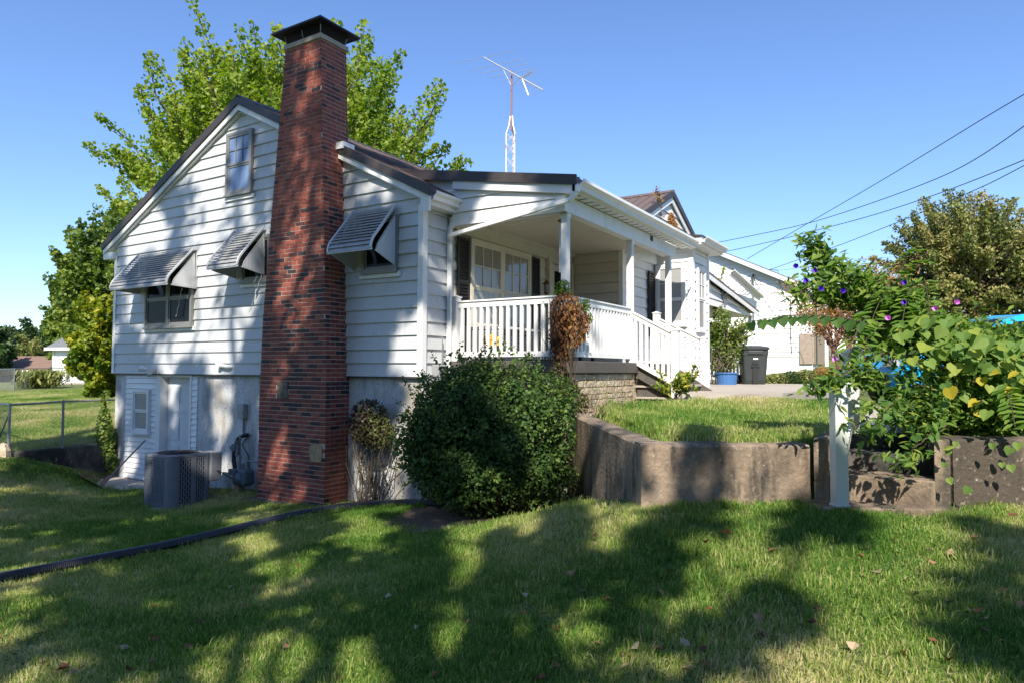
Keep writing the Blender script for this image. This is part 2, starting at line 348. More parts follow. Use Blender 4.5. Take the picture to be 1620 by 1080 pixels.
def rbf(pts, reg=.02):
    A = np.array(pts, float); X = A[:, :2]; n = len(X)
    def phi(r): return np.sqrt(r*r+1.0)
    K = phi(np.linalg.norm(X[:, None]-X[None], axis=2))
    Mx = np.zeros((n+3, n+3)); Mx[:n, :n] = -K+np.eye(n)*reg; Mx[:n, n] = 1; Mx[:n, n+1:] = X; Mx[n, :n] = 1; Mx[n+1:, :n] = X.T
    w = np.linalg.solve(Mx, np.concatenate([A[:, 2], [0, 0, 0]]))
    def f(x, y):
        x = np.asarray(x, float); y = np.asarray(y, float)
        r = np.sqrt((x[..., None]-X[:, 0])**2+(y[..., None]-X[:, 1])**2)
        return -(phi(r)*w[:n]).sum(-1)+w[n]+w[n+1]*x+w[n+2]*y
    return f
def _cl(f, lo, hi): return lambda x, y: np.clip(f(x, y), lo, hi)
fL = _cl(rbf(LOW), -2.6, -.9); fV = _cl(rbf(UPL), -2.2, -.6); fR = _cl(rbf(UPR), -.75, 1.1)
K0 = np.array([4.34, -2.47]); KD = np.array([2.12, .58]); KR = np.array([.827, .563]); KR = KR/np.linalg.norm(KR)
KN = np.array([-KR[1], KR[0]])             # behind the front wall
DD = (KD-K0)/np.linalg.norm(KD-K0); DN = np.array([DD[1], -DD[0]])   # to the right of the diagonal wall
def ss(e0, e1, x):
    t = np.clip((x-e0)/(e1-e0), 0, 1); return t*t*(3-2*t)
def hgt(x, y):
    x = np.asarray(x, float); y = np.asarray(y, float)
    d1 = (x-K0[0])*KN[0]+(y-K0[1])*KN[1]; d2 = (x-K0[0])*DN[0]+(y-K0[1])*DN[1]
    a = (x-K0[0])*KR[0]+(y-K0[1])*KR[1]
    wdt = .10+np.clip((y-2)*.5, 0, 3)
    d1 = d1+.27*ss(1.8, 2.25, a)
    m = ss(.06, .06+.10, d1)*ss(.06, .06+1, (d2)/wdt*.16+.0)
    low = fL(x, y)
    hv = fV(x, y)
    mv = ss(-8.38, -8.52, x)*ss(-2.6, -2.0, y)
    mv = np.maximum(mv, ss(-9, -12, x)*ss(-3.2, -2.2, y)); mv = np.maximum(mv, ss(4, 9, y))
    h = low*(1-mv)+hv*mv
    h = h*(1-m)+fR(x, y)*m
    us, vs_ = x-(K0[0]+1.54*KR[0]), y-(K0[1]+1.54*KR[1])
    st = (us > -.04) & (us < .80) & (vs_ > -.35) & (vs_ < 1.0)
    return np.where(st, np.minimum(h, -1.15), h)
def H(x, y): return float(hgt(np.array([x]), np.array([y]))[0])
def axis(a0, a1, st, far):
    mid = list(np.arange(a0, a1+1e-6, st)); o = st; x = a1; r = []
    while x < far: o = min(o*1.25, 8); x += o; r.append(x)
    l = []; x = a0; o = st
    while x > -far: o = min(o*1.25, 8); x -= o; l.append(x)
    return np.array(l[::-1]+mid+r)
gx = axis(-10.5, 9.0, .11, 260); gy = axis(-9.5, 3.5, .11, 320)
GX, GY = np.meshgrid(gx, gy, indexing='ij'); GZ = hgt(GX, GY)
GZ = GZ+.012*np.sin(GX*3.1+1.3*np.sin(GY*2.3))*np.sin(GY*2.7)
nx, ny = len(gx), len(gy)
me = bpy.data.meshes.new('lawn')
idx = np.arange(nx*ny).reshape(nx, ny)
q = np.stack([idx[:-1, :-1], idx[1:, :-1], idx[1:, 1:], idx[:-1, 1:]], -1).reshape(-1, 4)
me.vertices.add(nx*ny); me.vertices.foreach_set('co', np.stack([GX, GY, GZ], -1).astype(np.float32).ravel())
me.loops.add(q.size); me.loops.foreach_set('vertex_index', q.astype(np.int32).ravel())
me.polygons.add(len(q)); me.polygons.foreach_set('loop_start', (np.arange(len(q))*4).astype(np.int32))
me.polygons.foreach_set('use_smooth', np.ones(len(q), bool)); me.update(calc_edges=True)
M_GROUND = mat("lawn_ground", (.15,.20,.035), 1, noise=[(.45,(.24,.25,.07),.42,.68,one),(2.3,(.20,.19,.08),.55,.78,one),(30,(.035,.06,.012),.45,.7,one),(90,(.11,.14,.04),.5,.75,one)], bump=(55,.9,.05))
me.materials.append(M_GROUND)
tag(mesh_obj('lawn', me), kind='structure')
# ------------------------------------------------------------------ grass
def grassmat():
    def bld(m, n, l, b, tc):
        oi = n.new("ShaderNodeObjectInfo"); a = n.new("ShaderNodeAttribute"); a.attribute_name = 'tint'
        t = n.new("ShaderNodeTexNoise"); t.inputs['Scale'].default_value = .55; t.inputs['Detail'].default_value = 5; l.new(tc.outputs['Position'], t.inputs['Vector'])
        ad = n.new("ShaderNodeMath"); ad.operation = 'MULTIPLY_ADD'; l.new(t.outputs[0], ad.inputs[0]); ad.inputs[1].default_value = 2.2; ad.inputs[2].default_value = -.97
        a2 = n.new("ShaderNodeMath"); a2.operation = 'MULTIPLY_ADD'; l.new(a.outputs['Fac'], a2.inputs[0]); a2.inputs[1].default_value = .62; l.new(ad.outputs[0], a2.inputs[2])
        a3 = n.new("ShaderNodeMath"); a3.operation = 'MULTIPLY_ADD'; l.new(oi.outputs['Random'], a3.inputs[0]); a3.inputs[1].default_value = .22; l.new(a2.outputs[0], a3.inputs[2])
        r = n.new("ShaderNodeValToRGB"); e = r.color_ramp.elements
        e[0].position = .0; e[0].color = (.055,.155,.020,1); e[1].position = 1; e[1].color = (.66,.56,.31,1)
        for p, c in ((.28,(.12,.245,.035)),(.50,(.26,.38,.06)),(.70,(.47,.47,.16))):
            x = e.new(p); x.color = (*c, 1)
        l.new(a3.outputs[0], r.inputs[0]); l.new(r.outputs[0], b.inputs['Base Color'])
        tr = n.new("ShaderNodeBsdfTranslucent"); l.new(r.outputs[0], tr.inputs[0])
        mx = n.new("ShaderNodeMixShader"); mx.inputs[0].default_value = .42
        l.new(b.outputs[0], mx.inputs[1]); l.new(tr.outputs[0], mx.inputs[2]); l.new(mx.outputs[0], n["Material Output"].inputs[0])
    return mat("grass_blades", (.05,.1,.02), .55, spec=.3, build=bld)
M_GRASS = grassmat()
def tuft(name, nb, rad, h, lean, wdt):
    V = []; Fc = []; T = []
    for i in range(nb):
        a = rng.uniform(0, 2*math.pi); r = rad*math.sqrt(rng.random()); x, y = r*math.cos(a), r*math.sin(a)
        hh = h*rng.uniform(.45, 1.15); la = rng.uniform(0, 2*math.pi); ln = lean*rng.uniform(.2, 1.3)*hh
        dx, dy = math.cos(la)*ln, math.sin(la)*ln; w = wdt*rng.uniform(.6, 1.2); wa = rng.uniform(0, math.pi); wx, wy = math.cos(wa)*w, math.sin(wa)*w
        b = len(V)
        V += [(x-wx, y-wy, -.01), (x+wx, y+wy, -.01), (x+dx*.35+wx*.8, y+dy*.35+wy*.8, hh*.6), (x+dx*.35-wx*.8, y+dy*.35-wy*.8, hh*.6), (x+dx, y+dy, hh*(1-.25*ln/hh))]
        Fc += [(b, b+1, b+2, b+3), (b+3, b+2, b+4)]; t = rng.random()**1.5; T += [t, t]
    me = bpy.data.meshes.new(name); me.from_pydata(V, [], Fc)
    at = me.attributes.new('tint', 'FLOAT', 'FACE'); at.data.foreach_set('value', np.array(T, np.float32)); me.materials.append(M_GRASS)
    return bpy.data.objects.new(name, me)
def scatter_setup(coll):
    ng = bpy.data.node_groups.new("grass_scatter", 'GeometryNodeTree')
    ng.interface.new_socket('Geometry', in_out='INPUT', socket_type='NodeSocketGeometry'); ng.interface.new_socket('Geometry', in_out='OUTPUT', socket_type='NodeSocketGeometry')
    n = ng.nodes; l = ng.links; gi = n.new('NodeGroupInput'); go = n.new('NodeGroupOutput')
    ci = n.new('GeometryNodeCollectionInfo'); ci.inputs['Collection'].default_value = coll; ci.inputs['Separate Children'].default_value = True; ci.inputs['Reset Children'].default_value = True
    ip = n.new('GeometryNodeInstanceOnPoints'); ip.inputs['Pick Instance'].default_value = True
    def at(nm, ty):
        x = n.new('GeometryNodeInputNamedAttribute'); x.data_type = ty; x.inputs['Name'].default_value = nm; return x
    r = at('rot', 'FLOAT_VECTOR'); s = at('scl', 'FLOAT'); k = at('pick', 'INT')
    l.new(gi.outputs[0], ip.inputs['Points']); l.new(ci.outputs[0], ip.inputs['Instance'])
    e2r = n.new('FunctionNodeEulerToRotation'); l.new(r.outputs[0], e2r.inputs[0]); l.new(e2r.outputs[0], ip.inputs['Rotation'])
    l.new(s.outputs[0], ip.inputs['Scale']); l.new(k.outputs[0], ip.inputs['Instance Index']); l.new(ip.outputs[0], go.inputs[0])
    return ng
tc_ = bpy.data.collections.new("grass_tufts")
for i in range(6): tc_.objects.link(tuft('grass_tuft', 60, .085, .028+.003*i, .65, .0021))
tl_ = bpy.data.collections.new("tall_grass_tufts")
for i in range(4): tl_.objects.link(tuft('tall_grass_tuft', 30, .10, .15+.03*i, .9, .0022))
NG1 = scatter_setup(tc_); NG2 = scatter_setup(tl_)
def grass_obj(name, P, scl, ng, k, tilt=.15):
    me = bpy.data.meshes.new(name); me.vertices.add(len(P)); me.vertices.foreach_set('co', P.astype(np.float32).ravel())
    N = len(P)
    r = np.stack([rng.normal(size=N)*tilt, rng.normal(size=N)*tilt, rng.uniform(0, 6.28, N)], 1)
    a = me.attributes.new('rot', 'FLOAT_VECTOR', 'POINT'); a.data.foreach_set('vector', r.astype(np.float32).ravel())
    a = me.attributes.new('scl', 'FLOAT', 'POINT'); a.data.foreach_set('value', scl.astype(np.float32))
    a = me.attributes.new('pick', 'INT', 'POINT'); a.data.foreach_set('value', rng.integers(0, k, N).astype(np.int32))
    o = mesh_obj(name, me); md = o.modifiers.new('grass', 'NODES'); md.node_group = ng
    return tag(o, kind='stuff')
def grow(n, xr, yr, dmax, pw):
    x = rng.uniform(*xr, n); y = rng.uniform(*yr, n)
    dx, dy = x-CAM[0], y-CAM[1]; dep = dx*F0[0]+dy*F0[1]; lat = dx*R0[0]+dy*R0[1]
    ok = (dep > 1.6) & (dep < dmax) & (np.abs(lat) < dep*.82+1.2) & (rng.random(n) < np.minimum(1, (3.5/np.maximum(dep, .1))**pw))
    d1 = (x-K0[0])*KN[0]+(y-K0[1])*KN[1]; d2 = (x-K0[0])*DN[0]+(y-K0[1])*DN[1]; a = (x-K0[0])*KR[0]+(y-K0[1])*KR[1]
    ok &= ~((d1 > -.05) & (d1 < .24) & (a > -.2)); ok &= ~((np.abs(d2-.02) < .22) & (d1 > -.1) & (y < .75))
    us, vs_ = x-(K0[0]+1.54*KR[0]), y-(K0[1]+1.54*KR[1])
    ok &= ~((us > -.13) & (us < .92) & (vs_ > -.15) & (vs_ < 5.0)); ok &= ~((a > 1.3) & (a < 2.6) & (d1 > -.34) & (d1 < .1)); ok &= ~((a > 2.2) & (d1 > -.33) & (d1 < .1))
    ok &= ~((x > -8.35) & (x < 2.1) & (y > -.12) & (d2 < .3))                        # house and strip at its foot
    ok &= ~((x > -3.2) & (x < -1.35) & (y > -.55)); ok &= ~((x > -4.95) & (x < -4.0) & (y > -1.35) & (y < -.4)) # chimney, unit
    ok &= ~((x > -8.4) & (x < -5) & (y > -.6)); ok &= ~((x > -8.66) & (x < -8.28) & (y > -2.1))
    ok &= ~(((x-1.72)**2/1.05**2+(y+.95)**2/.98**2) < 1)                             # soil under the bush
    ok &= ~((x > -1.2) & (x < 2.3) & (y > -.5) & (y < .8)&(d2 < .2))
    ok &= ~((x > -.1) & (x < 2.1) & (y > .6)); ok &= ~((x > 1.9) & (x < 3.0) & (y > 3) & (y < 6))
    ok &= ~((dep > 10.95) & (lat > 2.6) & (d2 > 0)&(lat < 8.5)&(dep < 20.6))
    x, y, dep, d2, d1, a = x[ok], y[ok], dep[ok], d2[ok], d1[ok], a[ok]
    z = hgt(x, y); return np.stack([x, y, z], 1), dep, (d2 > 0) & (d1 > 0)
P, dp, up_ = grow(150000, (-13, 12.5), (-8, 9), 19, 1.15)
grass_obj('lawn_grass', P, (.75+.5*rng.random(len(P)))*(1+.05*dp)*np.where(up_, 1.25, 1.0), NG1, 6)
P, dp, up_ = grow(60000, (-30, -8.7), (-2, 34), 46, .25)
P = P[dp > 14]
grass_obj('far_lawn_grass', P, rng.uniform(1.3, 2.0, len(P)), NG1, 6)
P, dp, up_ = grow(26000, (-13, 12.5), (-8, 9), 15, .7)
d1 = (P[:, 0]-K0[0])*KN[0]+(P[:, 1]-K0[1])*KN[1]
cl = np.sin(P[:, 0]*1.7+2*np.sin(P[:, 1]*1.1))*np.sin(P[:, 1]*2.1+1.3*np.sin(P[:, 0]*.9))
kp = np.where(up_, rng.random(len(P)) < .28+.3*(cl > .1), rng.random(len(P)) < .012+.05*(cl > .6)+.30*((d1 > -.35) & (d1 < 0)))
P = P[kp]; u2 = up_[kp]
grass_obj('tall_grass', P, np.where(u2, .55, .50)*rng.uniform(.5, 1.1, len(P)), NG2, 4, .25)

# clover and low broad weeds in clumps
cp_ = []
while len(cp_) < 150:
    x, y = rng.uniform(-3, 10), rng.uniform(-7, -2.6); d_ = (x-CAM[0])*F0[0]+(y-CAM[1])*F0[1]
    if d_ > 2 and (x-K0[0])*KN[0]+(y-K0[1])*KN[1] < -.6: cp_.append((x, y, rng.uniform(.05, .22)))
PC = np.concatenate([np.stack([x+rng.normal(size=80)*r, y+rng.normal(size=80)*r, np.zeros(80)], 1) for x, y, r in cp_])
PC[:, 2] = hgt(PC[:, 0], PC[:, 1])+rng.uniform(.02, .055, len(PC))
tag(leaves('clover', PC, .016, L_BUSH, None, bias=(0, 0, 1), spread=.35, shape='rhomb'), kind='stuff')

# fallen leaves, single things
SPOTS = [(853,1070),(730,1080),(858,485),(677,520)]
lm = []
for i in range(6):
    V, Fs = SH['maple']; mb = MB(); c = rng.uniform(.6, 1.6)
    vs = [(x*(1+.3*rng.normal()), y, abs(x)*.5*c+rng.uniform(0, .14)) for x, y, z in V]; mb.add(vs, Fs)
    me = mb.mesh('fallen_leaf', L_FALL); at = me.attributes.new('tint', 'FLOAT', 'FACE'); at.data.foreach_set('value', np.full(len(Fs), i/5, np.float32)); lm.append(me)
for i in range(120):
    px, py = (rng.uniform(-20, 1640), 1080-270*rng.random()**.9)
    if i < 14: px, py = [(100,1058),(118,872),(240,1005),(340,1000),(428,982),(365,928),(940,848),(1115,1050),(1062,902),(1205,1000),(1200,975),(1390,905),(1148,843),(1205,1003)][i]
    p = atz(px, py, -1.45)
    for _ in range(5): p = atz(px, py, H(p[0], p[1])+.035)
    if p[1] > -.8 or (p[0]-1.5)**2+(p[1]+1.1)**2 < 2.2: continue
    o = mesh_obj('fallen_leaf', lm[i % 6], None, p); s = rng.uniform(.035, .062)*(1.15 if i < 14 else .9); o.scale = (s, s, s)
    o.rotation_euler = (rng.normal()*.35, rng.normal()*.35, rng.uniform(0, 6.28))
    tag(o, 'dry fallen leaf lying on the front lawn', 'leaf', 'fallen leaves on the lawn')

# ------------------------------------------------------------------ the house
HS = empty('white_house', (0, 0, -2.0), 'white clapboard house with brick chimney, brown metal roof and front porch', 'house')
Z0 = -.10; EXPO = .2025
RZ, RX, EZ, XE = 4.86, -4.2, 2.62, .2      # ridge height and place, eave height at x = .2
SL = (RZ-EZ)/(XE-RX)
def roofz(x): return RZ-abs(x-RX)*SL
def siding(parent, T, uf, z0, z1, m, expo=EXPO, name='siding_board', th=.030):
    """uf(z) -> list of (u0,u1) spans; one object per board"""
    k = 0; z = z0
    while z < z1-.01:
        zt = min(z+expo, z1)
        s0 = uf(z+.001); s1 = uf(zt)
        for i, (a, b) in enumerate(s0):
            c, d = s1[i] if i < len(s1) else ((a+b)/2, (a+b)/2)
            if d < c: c = d = (c+d)/2
            if b-a > 4.2 and name == 'siding_board':          # butt joint
                j = a+(b-a)*rng.uniform(.3, .7); parts = [(a, j-.001, c, j-.001, 0), (j+.001, b, j+.001, d, .0015)]
            else: parts = [(a, b, c, d, 0)]
            lip = z-.007
            for a, b, c, d, dd in parts:
              mb = MB(T); mb.hexa([(a, lip, 0), (b, lip, 0), (b, lip, th+dd), (a, lip, th+dd), (c, zt-.017, 0), (d, zt-.017, 0), (d, zt-.017, .006), (c, zt-.017, .006)])
              mb.build(name, m, parent)
        z = zt
# foundation walls (with a recess for the basement door)
G = onWY(.06)
mb = MB(G)
mb.box(-8.27, -6.62, -2.7, Z0, -.25, 0); mb.box(-5.60, 0, -2.7, Z0, -.25, 0); mb.box(-6.62, -5.60, -.14, Z0, -.25, 0)
mb.build('foundation_wall', M_FND, HS)
mb = MB(onWX(-.03)); mb.box(.312, 11.4, -2.7, Z0, -.25, 0); mb.build('foundation_wall', M_FND, HS)
mb = MB(); mb.box(-8.26, -8.02, .31, 11, -2.7, Z0); mb.build('foundation_wall', M_FND, HS)
# inner shell behind the boards
sh = MB(); sh.prism([(-8.28, .02, Z0+.01), (-.02, .02, Z0+.01), (-.02, .02, roofz(0)-.17), (RX, .02, RZ-.17), (-8.28, .02, roofz(-8.28)-.17)], (0, 11.3, 0)); sh.build('wall_core', M_SIDN, HS)
def gable(z):
    zz = z+.13
    xl = max(-8.26, RX-(RZ-zz)/SL); xr = min(-.02, RX+(RZ-zz)/SL)
    return [(xl, xr)]
siding(HS, onWY(.02), gable, Z0, RZ-.22, M_SID)
siding(HS, onWX(-.02), lambda z: [(.09, .72)], Z0, 2.36, M_SID)
siding(HS, onWX(-.02), lambda z: [(.80, 4.80)], .13, 2.4, M_SCREAM)
mb = MB(); mb.box(-.07, .03, -.020, .09, Z0-.01, 2.42); mb.build('corner_post', M_TRIM, HS, bevel=.005)
mb = MB(); mb.box(-8.31, -8.22, -.020, .07, Z0-.01, 2.35); mb.build('corner_post', M_TRIM, HS, bevel=.005)
mb = MB(); mb.box(-8.27, -.08, -.002, .06, Z0-.03, Z0-.008); mb.build('drip_edge', M_RAKE, HS)
# main roof
def roof_slab(parent, x0, z0_, x1, z1_, y0, y1, t=.07, rib=.23, m=M_ROOF, name='roof_panel'):
    mb = MB(); mb.hexa([(x0, y0, z0_-t), (x1, y0, z1_-t), (x1, y1, z1_-t), (x0, y1, z0_-t), (x0, y0, z0_), (x1, y0, z1_), (x1, y1, z1_), (x0, y1, z0_)])
    o = mb.build(name, m, parent)
    rb = MB(); y = y0+.1; nrm = np.array([-(z1_-z0_), 0, (x1-x0)]); nrm = nrm/np.linalg.norm(nrm)*(1 if x1 > x0 else -1)
    while y < y1:
        a = np.array([x0, y, z0_])+nrm*.009; b = np.array([x1, y, z1_])+nrm*.009
        rb.beam(a, b, .035, .018, nrm); y += rib
    r = rb.build('roof_ribs', m, o); r['kind'] = 'stuff'
    return o
roof_slab(HS, RX, RZ, XE+.02, EZ-.01, -.10, 11.4); roof_slab(HS, RX, RZ, -8.62, roofz(-8.62), -.10, 11.4)
mb = MB(); mb.prism([(RX-.16, -.13, roofz(RX-.16)+.02), (RX, -.13, RZ+.045), (RX+.16, -.13, roofz(RX+.16)+.02), (RX, -.13, RZ+.0)], (0, 11.5, 0)); mb.build('ridge_cap', M_RAKE, HS)
for sx, xe in ((1, XE+.03), (-1, -8.64)):
    zr = RZ+.02; ze = roofz(xe)+.02
    mb = MB(); mb.prism([(RX, -.10, zr), (xe, -.10, ze), (xe, -.10, ze-.14), (RX, -.10, zr-.155)], (0, -.03, 0)); mb.build('rake_trim', M_RAKE, HS)
    mb = MB(); mb.prism([(RX, -.10, zr-.15), (xe-sx*.02, -.10, ze-.13), (xe-sx*.03, -.10, ze-.225), (RX, -.10, zr-.255)], (0, .035, 0)); mb.build('rake_board', M_TRIM, HS)
    mb = MB(); mb.prism([(RX, -.06, zr-.27), (xe-sx*.02, -.06, ze-.24), (xe-sx*.02, -.06, ze-.25), (RX, -.06, zr-.28)], (0, .10, 0)); mb.build('rake_soffit', M_TRIM, HS)
mb = MB(); mb.box(-8.64, -8.27, -.08, .0, 2.28, 2.42); mb.box(-8.64, -8.27, .01, 11.3, 2.30, 2.34); mb.build('eave_return', M_TRIM, HS)
# front eave, gutter and downspout before the porch
def gutter(parent, a, b, out, m=M_TRIM, w=.13, h=.12):
    a = np.array(a, float); b = np.array(b, float); out = np.array(out, float)
    prof = [(0, 0), (.0, -h), (.07, -h), (.085, -h*.55), (w, -h*.30), (w, 0), (w-.008, 0), (w-.01, -h*.26), (.075, -h*.5), (.062, -h+.008), (.008, -h+.008), (.008, 0)]
    mb = MB(); mb.prism([tuple(a+out*u+np.array([0, 0, v])) for u, v in prof], b-a); return mb.build('gutter', m, parent)
gutter(HS, (.17, -.05, 2.57), (.17, .72, 2.57), (1, 0, 0))
mb = MB(); mb.box(.0, .18, -.06, .75, 2.38, 2.405); mb.box(.145, .17, -.06, .75, 2.40, 2.55); mb.build('eave_soffit', M_TRIM, HS)
mb = MB(); mb.box(.03, .2, -.09, -.062, 2.28, 2.50); mb.build('eave_return', M_TRIM, HS)
def downspout(parent, pts, w=.07, d=.05, m=M_TRIM):
    mb = MB()
    for a, b in zip(pts[:-1], pts[1:]):
        t = np.array(b, float)-a; mb.beam(a, b, w, d, (0, 1, 0) if abs(t[2]) > abs(t[0])+abs(t[1]) else (0, 0, 1))
    mb.T = None
    return mb.build('downspout', m, parent, bevel=.008)
downspout(HS, [(.235, .62, 2.46), (.235, .62, 2.38), (.05, .60, 2.16), (.05, .60, -1.9)])
# porch roof
PX, PY0, PY1, PZ = 2.22, .52, 5.80, 2.62
ps = .19; JX = -.86; JZ = PZ+ps*(PX-JX)
roof_slab(HS, JX, JZ, PX+.03, PZ, PY0, PY1, .05)
mb = MB(); mb.prism([(JX-.25, PY0-.03, JZ+.03), (PX+.04, PY0-.03, PZ+.03), (PX+.04, PY0-.03, PZ-.11), (JX-.25, PY0-.03, JZ-.13)], (0, .035, 0)); mb.build('rake_trim', M_RAKE, HS)
mb = MB(); mb.prism([(0.15, PY0, PZ+ps*(PX-.15)-.11), (PX, PY0, PZ-.09), (PX, PY0, PZ-.22), (.15, PY0, PZ+ps*(PX-.15)-.27)], (0, .05, 0)); mb.build('rake_board', M_TRIM, HS)
gutter(HS, (PX, PY0+.01, PZ-.03), (PX, PY1, PZ-.03), (1, 0, 0), w=.14, h=.14)
mb = MB(); mb.box(PX-.03, PX, PY0, PY1, PZ-.19, PZ-.05); mb.build('fascia_board', M_TRIM, HS)
y = PY0+.05
while y < PY1-.25:                          # vented soffit strips
    mb = MB(); mb.box(2.05, PX-.03, y, y+.17, 2.425, 2.435); o = mb.build('soffit_panel', M_TRIM, HS)
    v = MB(); v.box(2.07, PX-.05, y+.175, y+.215, 2.428, 2.45); v.build('soffit_vent', M_BLACK, HS); y += .22
BT = 2.42
mb = MB(); mb.box(1.90, 2.05, PY0+.05, 5.24, 2.19, BT); mb.build('porch_beam', M_TRIM, HS, bevel=.006)
mb = MB(); mb.box(.02, 1.897, .62, .76, 2.19, 2.34); mb.build('porch_beam', M_TRIM, HS, bevel=.006)
def pgab(z):
    xr = min(1.95, PX-(z-(PZ-.22))/ps-.05)
    return [(.10, max(xr, .12))]
siding(HS, onWY(.60), pgab, 2.19, 3.02, M_SIDN)
mb = MB(); mb.prism([(.08, .61, 2.19), (2.04, .61, 2.19), (2.04, .61, 2.50), (.08, .61, 2.86)], (0, .04, 0)); mb.build('gable_backing', M_SIDN, HS)
mb = MB(); mb.prism([(JX+.02, .60, roofz(JX)-.05), (.30, .60, EZ-.22), (.30, .60, PZ+ps*(PX-.30)-.06), (JX+.02, .60, JZ-.06)], (0, .03, 0)); mb.build('gable_backing', M_SIDN, HS)
downspout(HS, [(2.29, .50, 2.50), (2.28, .50, 2.40), (2.16, .50, 2.31), (.10, .52, 2.03), (.06, .56, 2.0)], .055, .06)
y = .78; k = 0                              # porch ceiling boards, running away from the wall
while y < 5.2:
    mb = MB(); mb.box(.0, 1.895, y, y+.097, 2.355+(.001*(k % 2)), 2.38); mb.build('ceiling_board', M_CREAM, HS); y += .115; k += 1
mb = MB(); mb.box(.0, 1.895, .77, 5.24, 2.384, 2.39); mb.build('ceiling_backing', M_DARKFILL, HS)  # near-black sheet seen through the gaps between boards
mb = MB(onWX(0)); mb.box(.80, 4.79, 2.13, 2.355, .0, .035); mb.box(.80, 4.79, 2.30, 2.358, .036, .08); mb.build('frieze_board', M_CREAM, HS)
def column(x, y, z0, z1):
    mb = MB(); w = .047
    mb.box(x-w, x+w, y-w, y+w, z0+.0, z1-.001)
    for k in range(-2, 3): mb.box(x-.006+k*.017, x+.006+k*.017, y-w-.004, y+w+.004, z0+.06, z1-.08); mb.box(x-w-.004, x+w+.004, y-.006+k*.017, y+.006+k*.017, z0+.06, z1-.08)
    mb.box(x-w-.012, x+w+.012, y-w-.012, y+w+.012, z1-.06, z1-.002); mb.box(x-w-.012, x+w+.012, y-w-.012, y+w+.012, z0, z0+.05)
    return mb.build('porch_column', M_PAINT, HS)
for yy in (.74, 3.10, 5.02): column(1.975, yy, .13, 2.19)
# wing behind the porch, bay and rear rooms
def core(x0, x1, y0, y1, z0, z1, m=M_SIDN):
    mb = MB(); mb.box(x0, x1, y0, y1, z0, z1); return mb.build('wall_core', m, HS)
core(.02, 1.08, 4.83, 9.5, -.55, 2.9); core(1.0, 1.93, 6.63, 7.78, -.55, 2.66)
siding(HS, onWY(4.82), lambda z: [(.05, 1.06)], .13, 2.36, M_SCREAM)
siding(HS, onWX(1.09), lambda z: [(4.9, 6.6)], -.09, 2.36, M_SIDN)
siding(HS, onWX(1.09), lambda z: [(7.8, 9.5)], -.09, 2.9, M_SIDN)
siding(HS, onWY(6.62), lambda z: [(1.13, 1.87)], -.5, 2.62, M_SIDN)
siding(HS, onWX(1.94), lambda z: [(6.72, 7.72)], -.5, 2.62, M_SIDN)
for x0, x1, y0, y1, z0 in ((1.04, 1.13, 4.79, 4.89, -.5), (1.86, 1.975, 6.585, 6.71, -.5), (1.90, 1.972, 7.71, 7.80, -.5)):
    mb = MB(); mb.box(x0, x1, y0, y1, z0, 2.62 if x1 > 1.5 else 2.36); mb.build('corner_post', M_TRIM, HS)
mb = MB(); mb.box(.9, 2.22, 6.36, 8.02, 2.63, 2.79); mb.build('bay_fascia', M_TRIM, HS)
mb = MB(); mb.prism([(.88, 6.33, 2.79), (2.25, 6.33, 2.79), (2.25, 6.33, 2.815), (.88, 6.33, 3.0)], (0, 1.72, 0)); mb.build('bay_roof', M_RAKE, HS)
gutter(HS, (2.22, 6.36, 2.79), (2.22, 8.02, 2.79), (1, 0, 0))
# cross gable over the wing
GP = (1.42, 6.85, 3.95); gs = .47
for sy in (-1, 1):
    w = 1.95 if sy > 0 else 2.2
    ye, ze = GP[1]+sy*w, GP[2]-w*gs
    mb = MB(); mb.hexa([(-4, GP[1], GP[2]-.05), (GP[0]+.02, GP[1], GP[2]-.05), (GP[0]+.02, ye, ze-.05), (-4, ye, ze-.05), (-4, GP[1], GP[2]), (GP[0]+.02, GP[1], GP[2]), (GP[0]+.02, ye, ze), (-4, ye, ze)])
    o = mb.build('roof_panel', M_ROOF, HS)
    rb = MB(); x = -2.9
    while x < GP[0]: rb.beam((x, GP[1], GP[2]+.008), (x, ye, ze+.008), .035, .018, (0, sy*gs, 1)); x += .23
    r = rb.build('roof_ribs', M_ROOF, o); r['kind'] = 'stuff'
    mb = MB(); mb.prism([(GP[0]+.025, GP[1], GP[2]+.03), (GP[0]+.025, ye, ze+.03), (GP[0]+.025, ye, ze-.10), (GP[0]+.025, GP[1], GP[2]-.115)], (.03, 0, 0)); mb.build('rake_trim', M_RAKE, HS)
    mb = MB(); mb.prism([(GP[0]-.01, GP[1], GP[2]-.11), (GP[0]-.01, ye, ze-.10), (GP[0]-.01, ye, ze-.22), (GP[0]-.01, GP[1], GP[2]-.25)], (.03, 0, 0)); mb.build('rake_board', M_TRIM, HS)
mb = MB(); mb.prism([(-4, GP[1]-.14, GP[2]-.05), (-4, GP[1], GP[2]+.035), (-4, GP[1]+.14, GP[2]-.05)], (5.48, 0, 0)); mb.build('ridge_cap', M_ROOF, HS)
core(-1, 1.18, 5.2, 8.5, 2.3, 2.9)
mb = MB(); mb.prism([(1.35, 4.95, 2.9), (1.35, 8.7, 2.9), (1.35, GP[1], GP[2]-.14)], (-.1, 0, 0)); mb.build('wall_core', M_SIDN, HS)
siding(HS, onWX(1.36), lambda z: [(GP[1]-(GP[2]-.2-z)/gs, GP[1]+(GP[2]-.2-z)/gs)], 2.45, GP[2]-.25, M_SIDN)

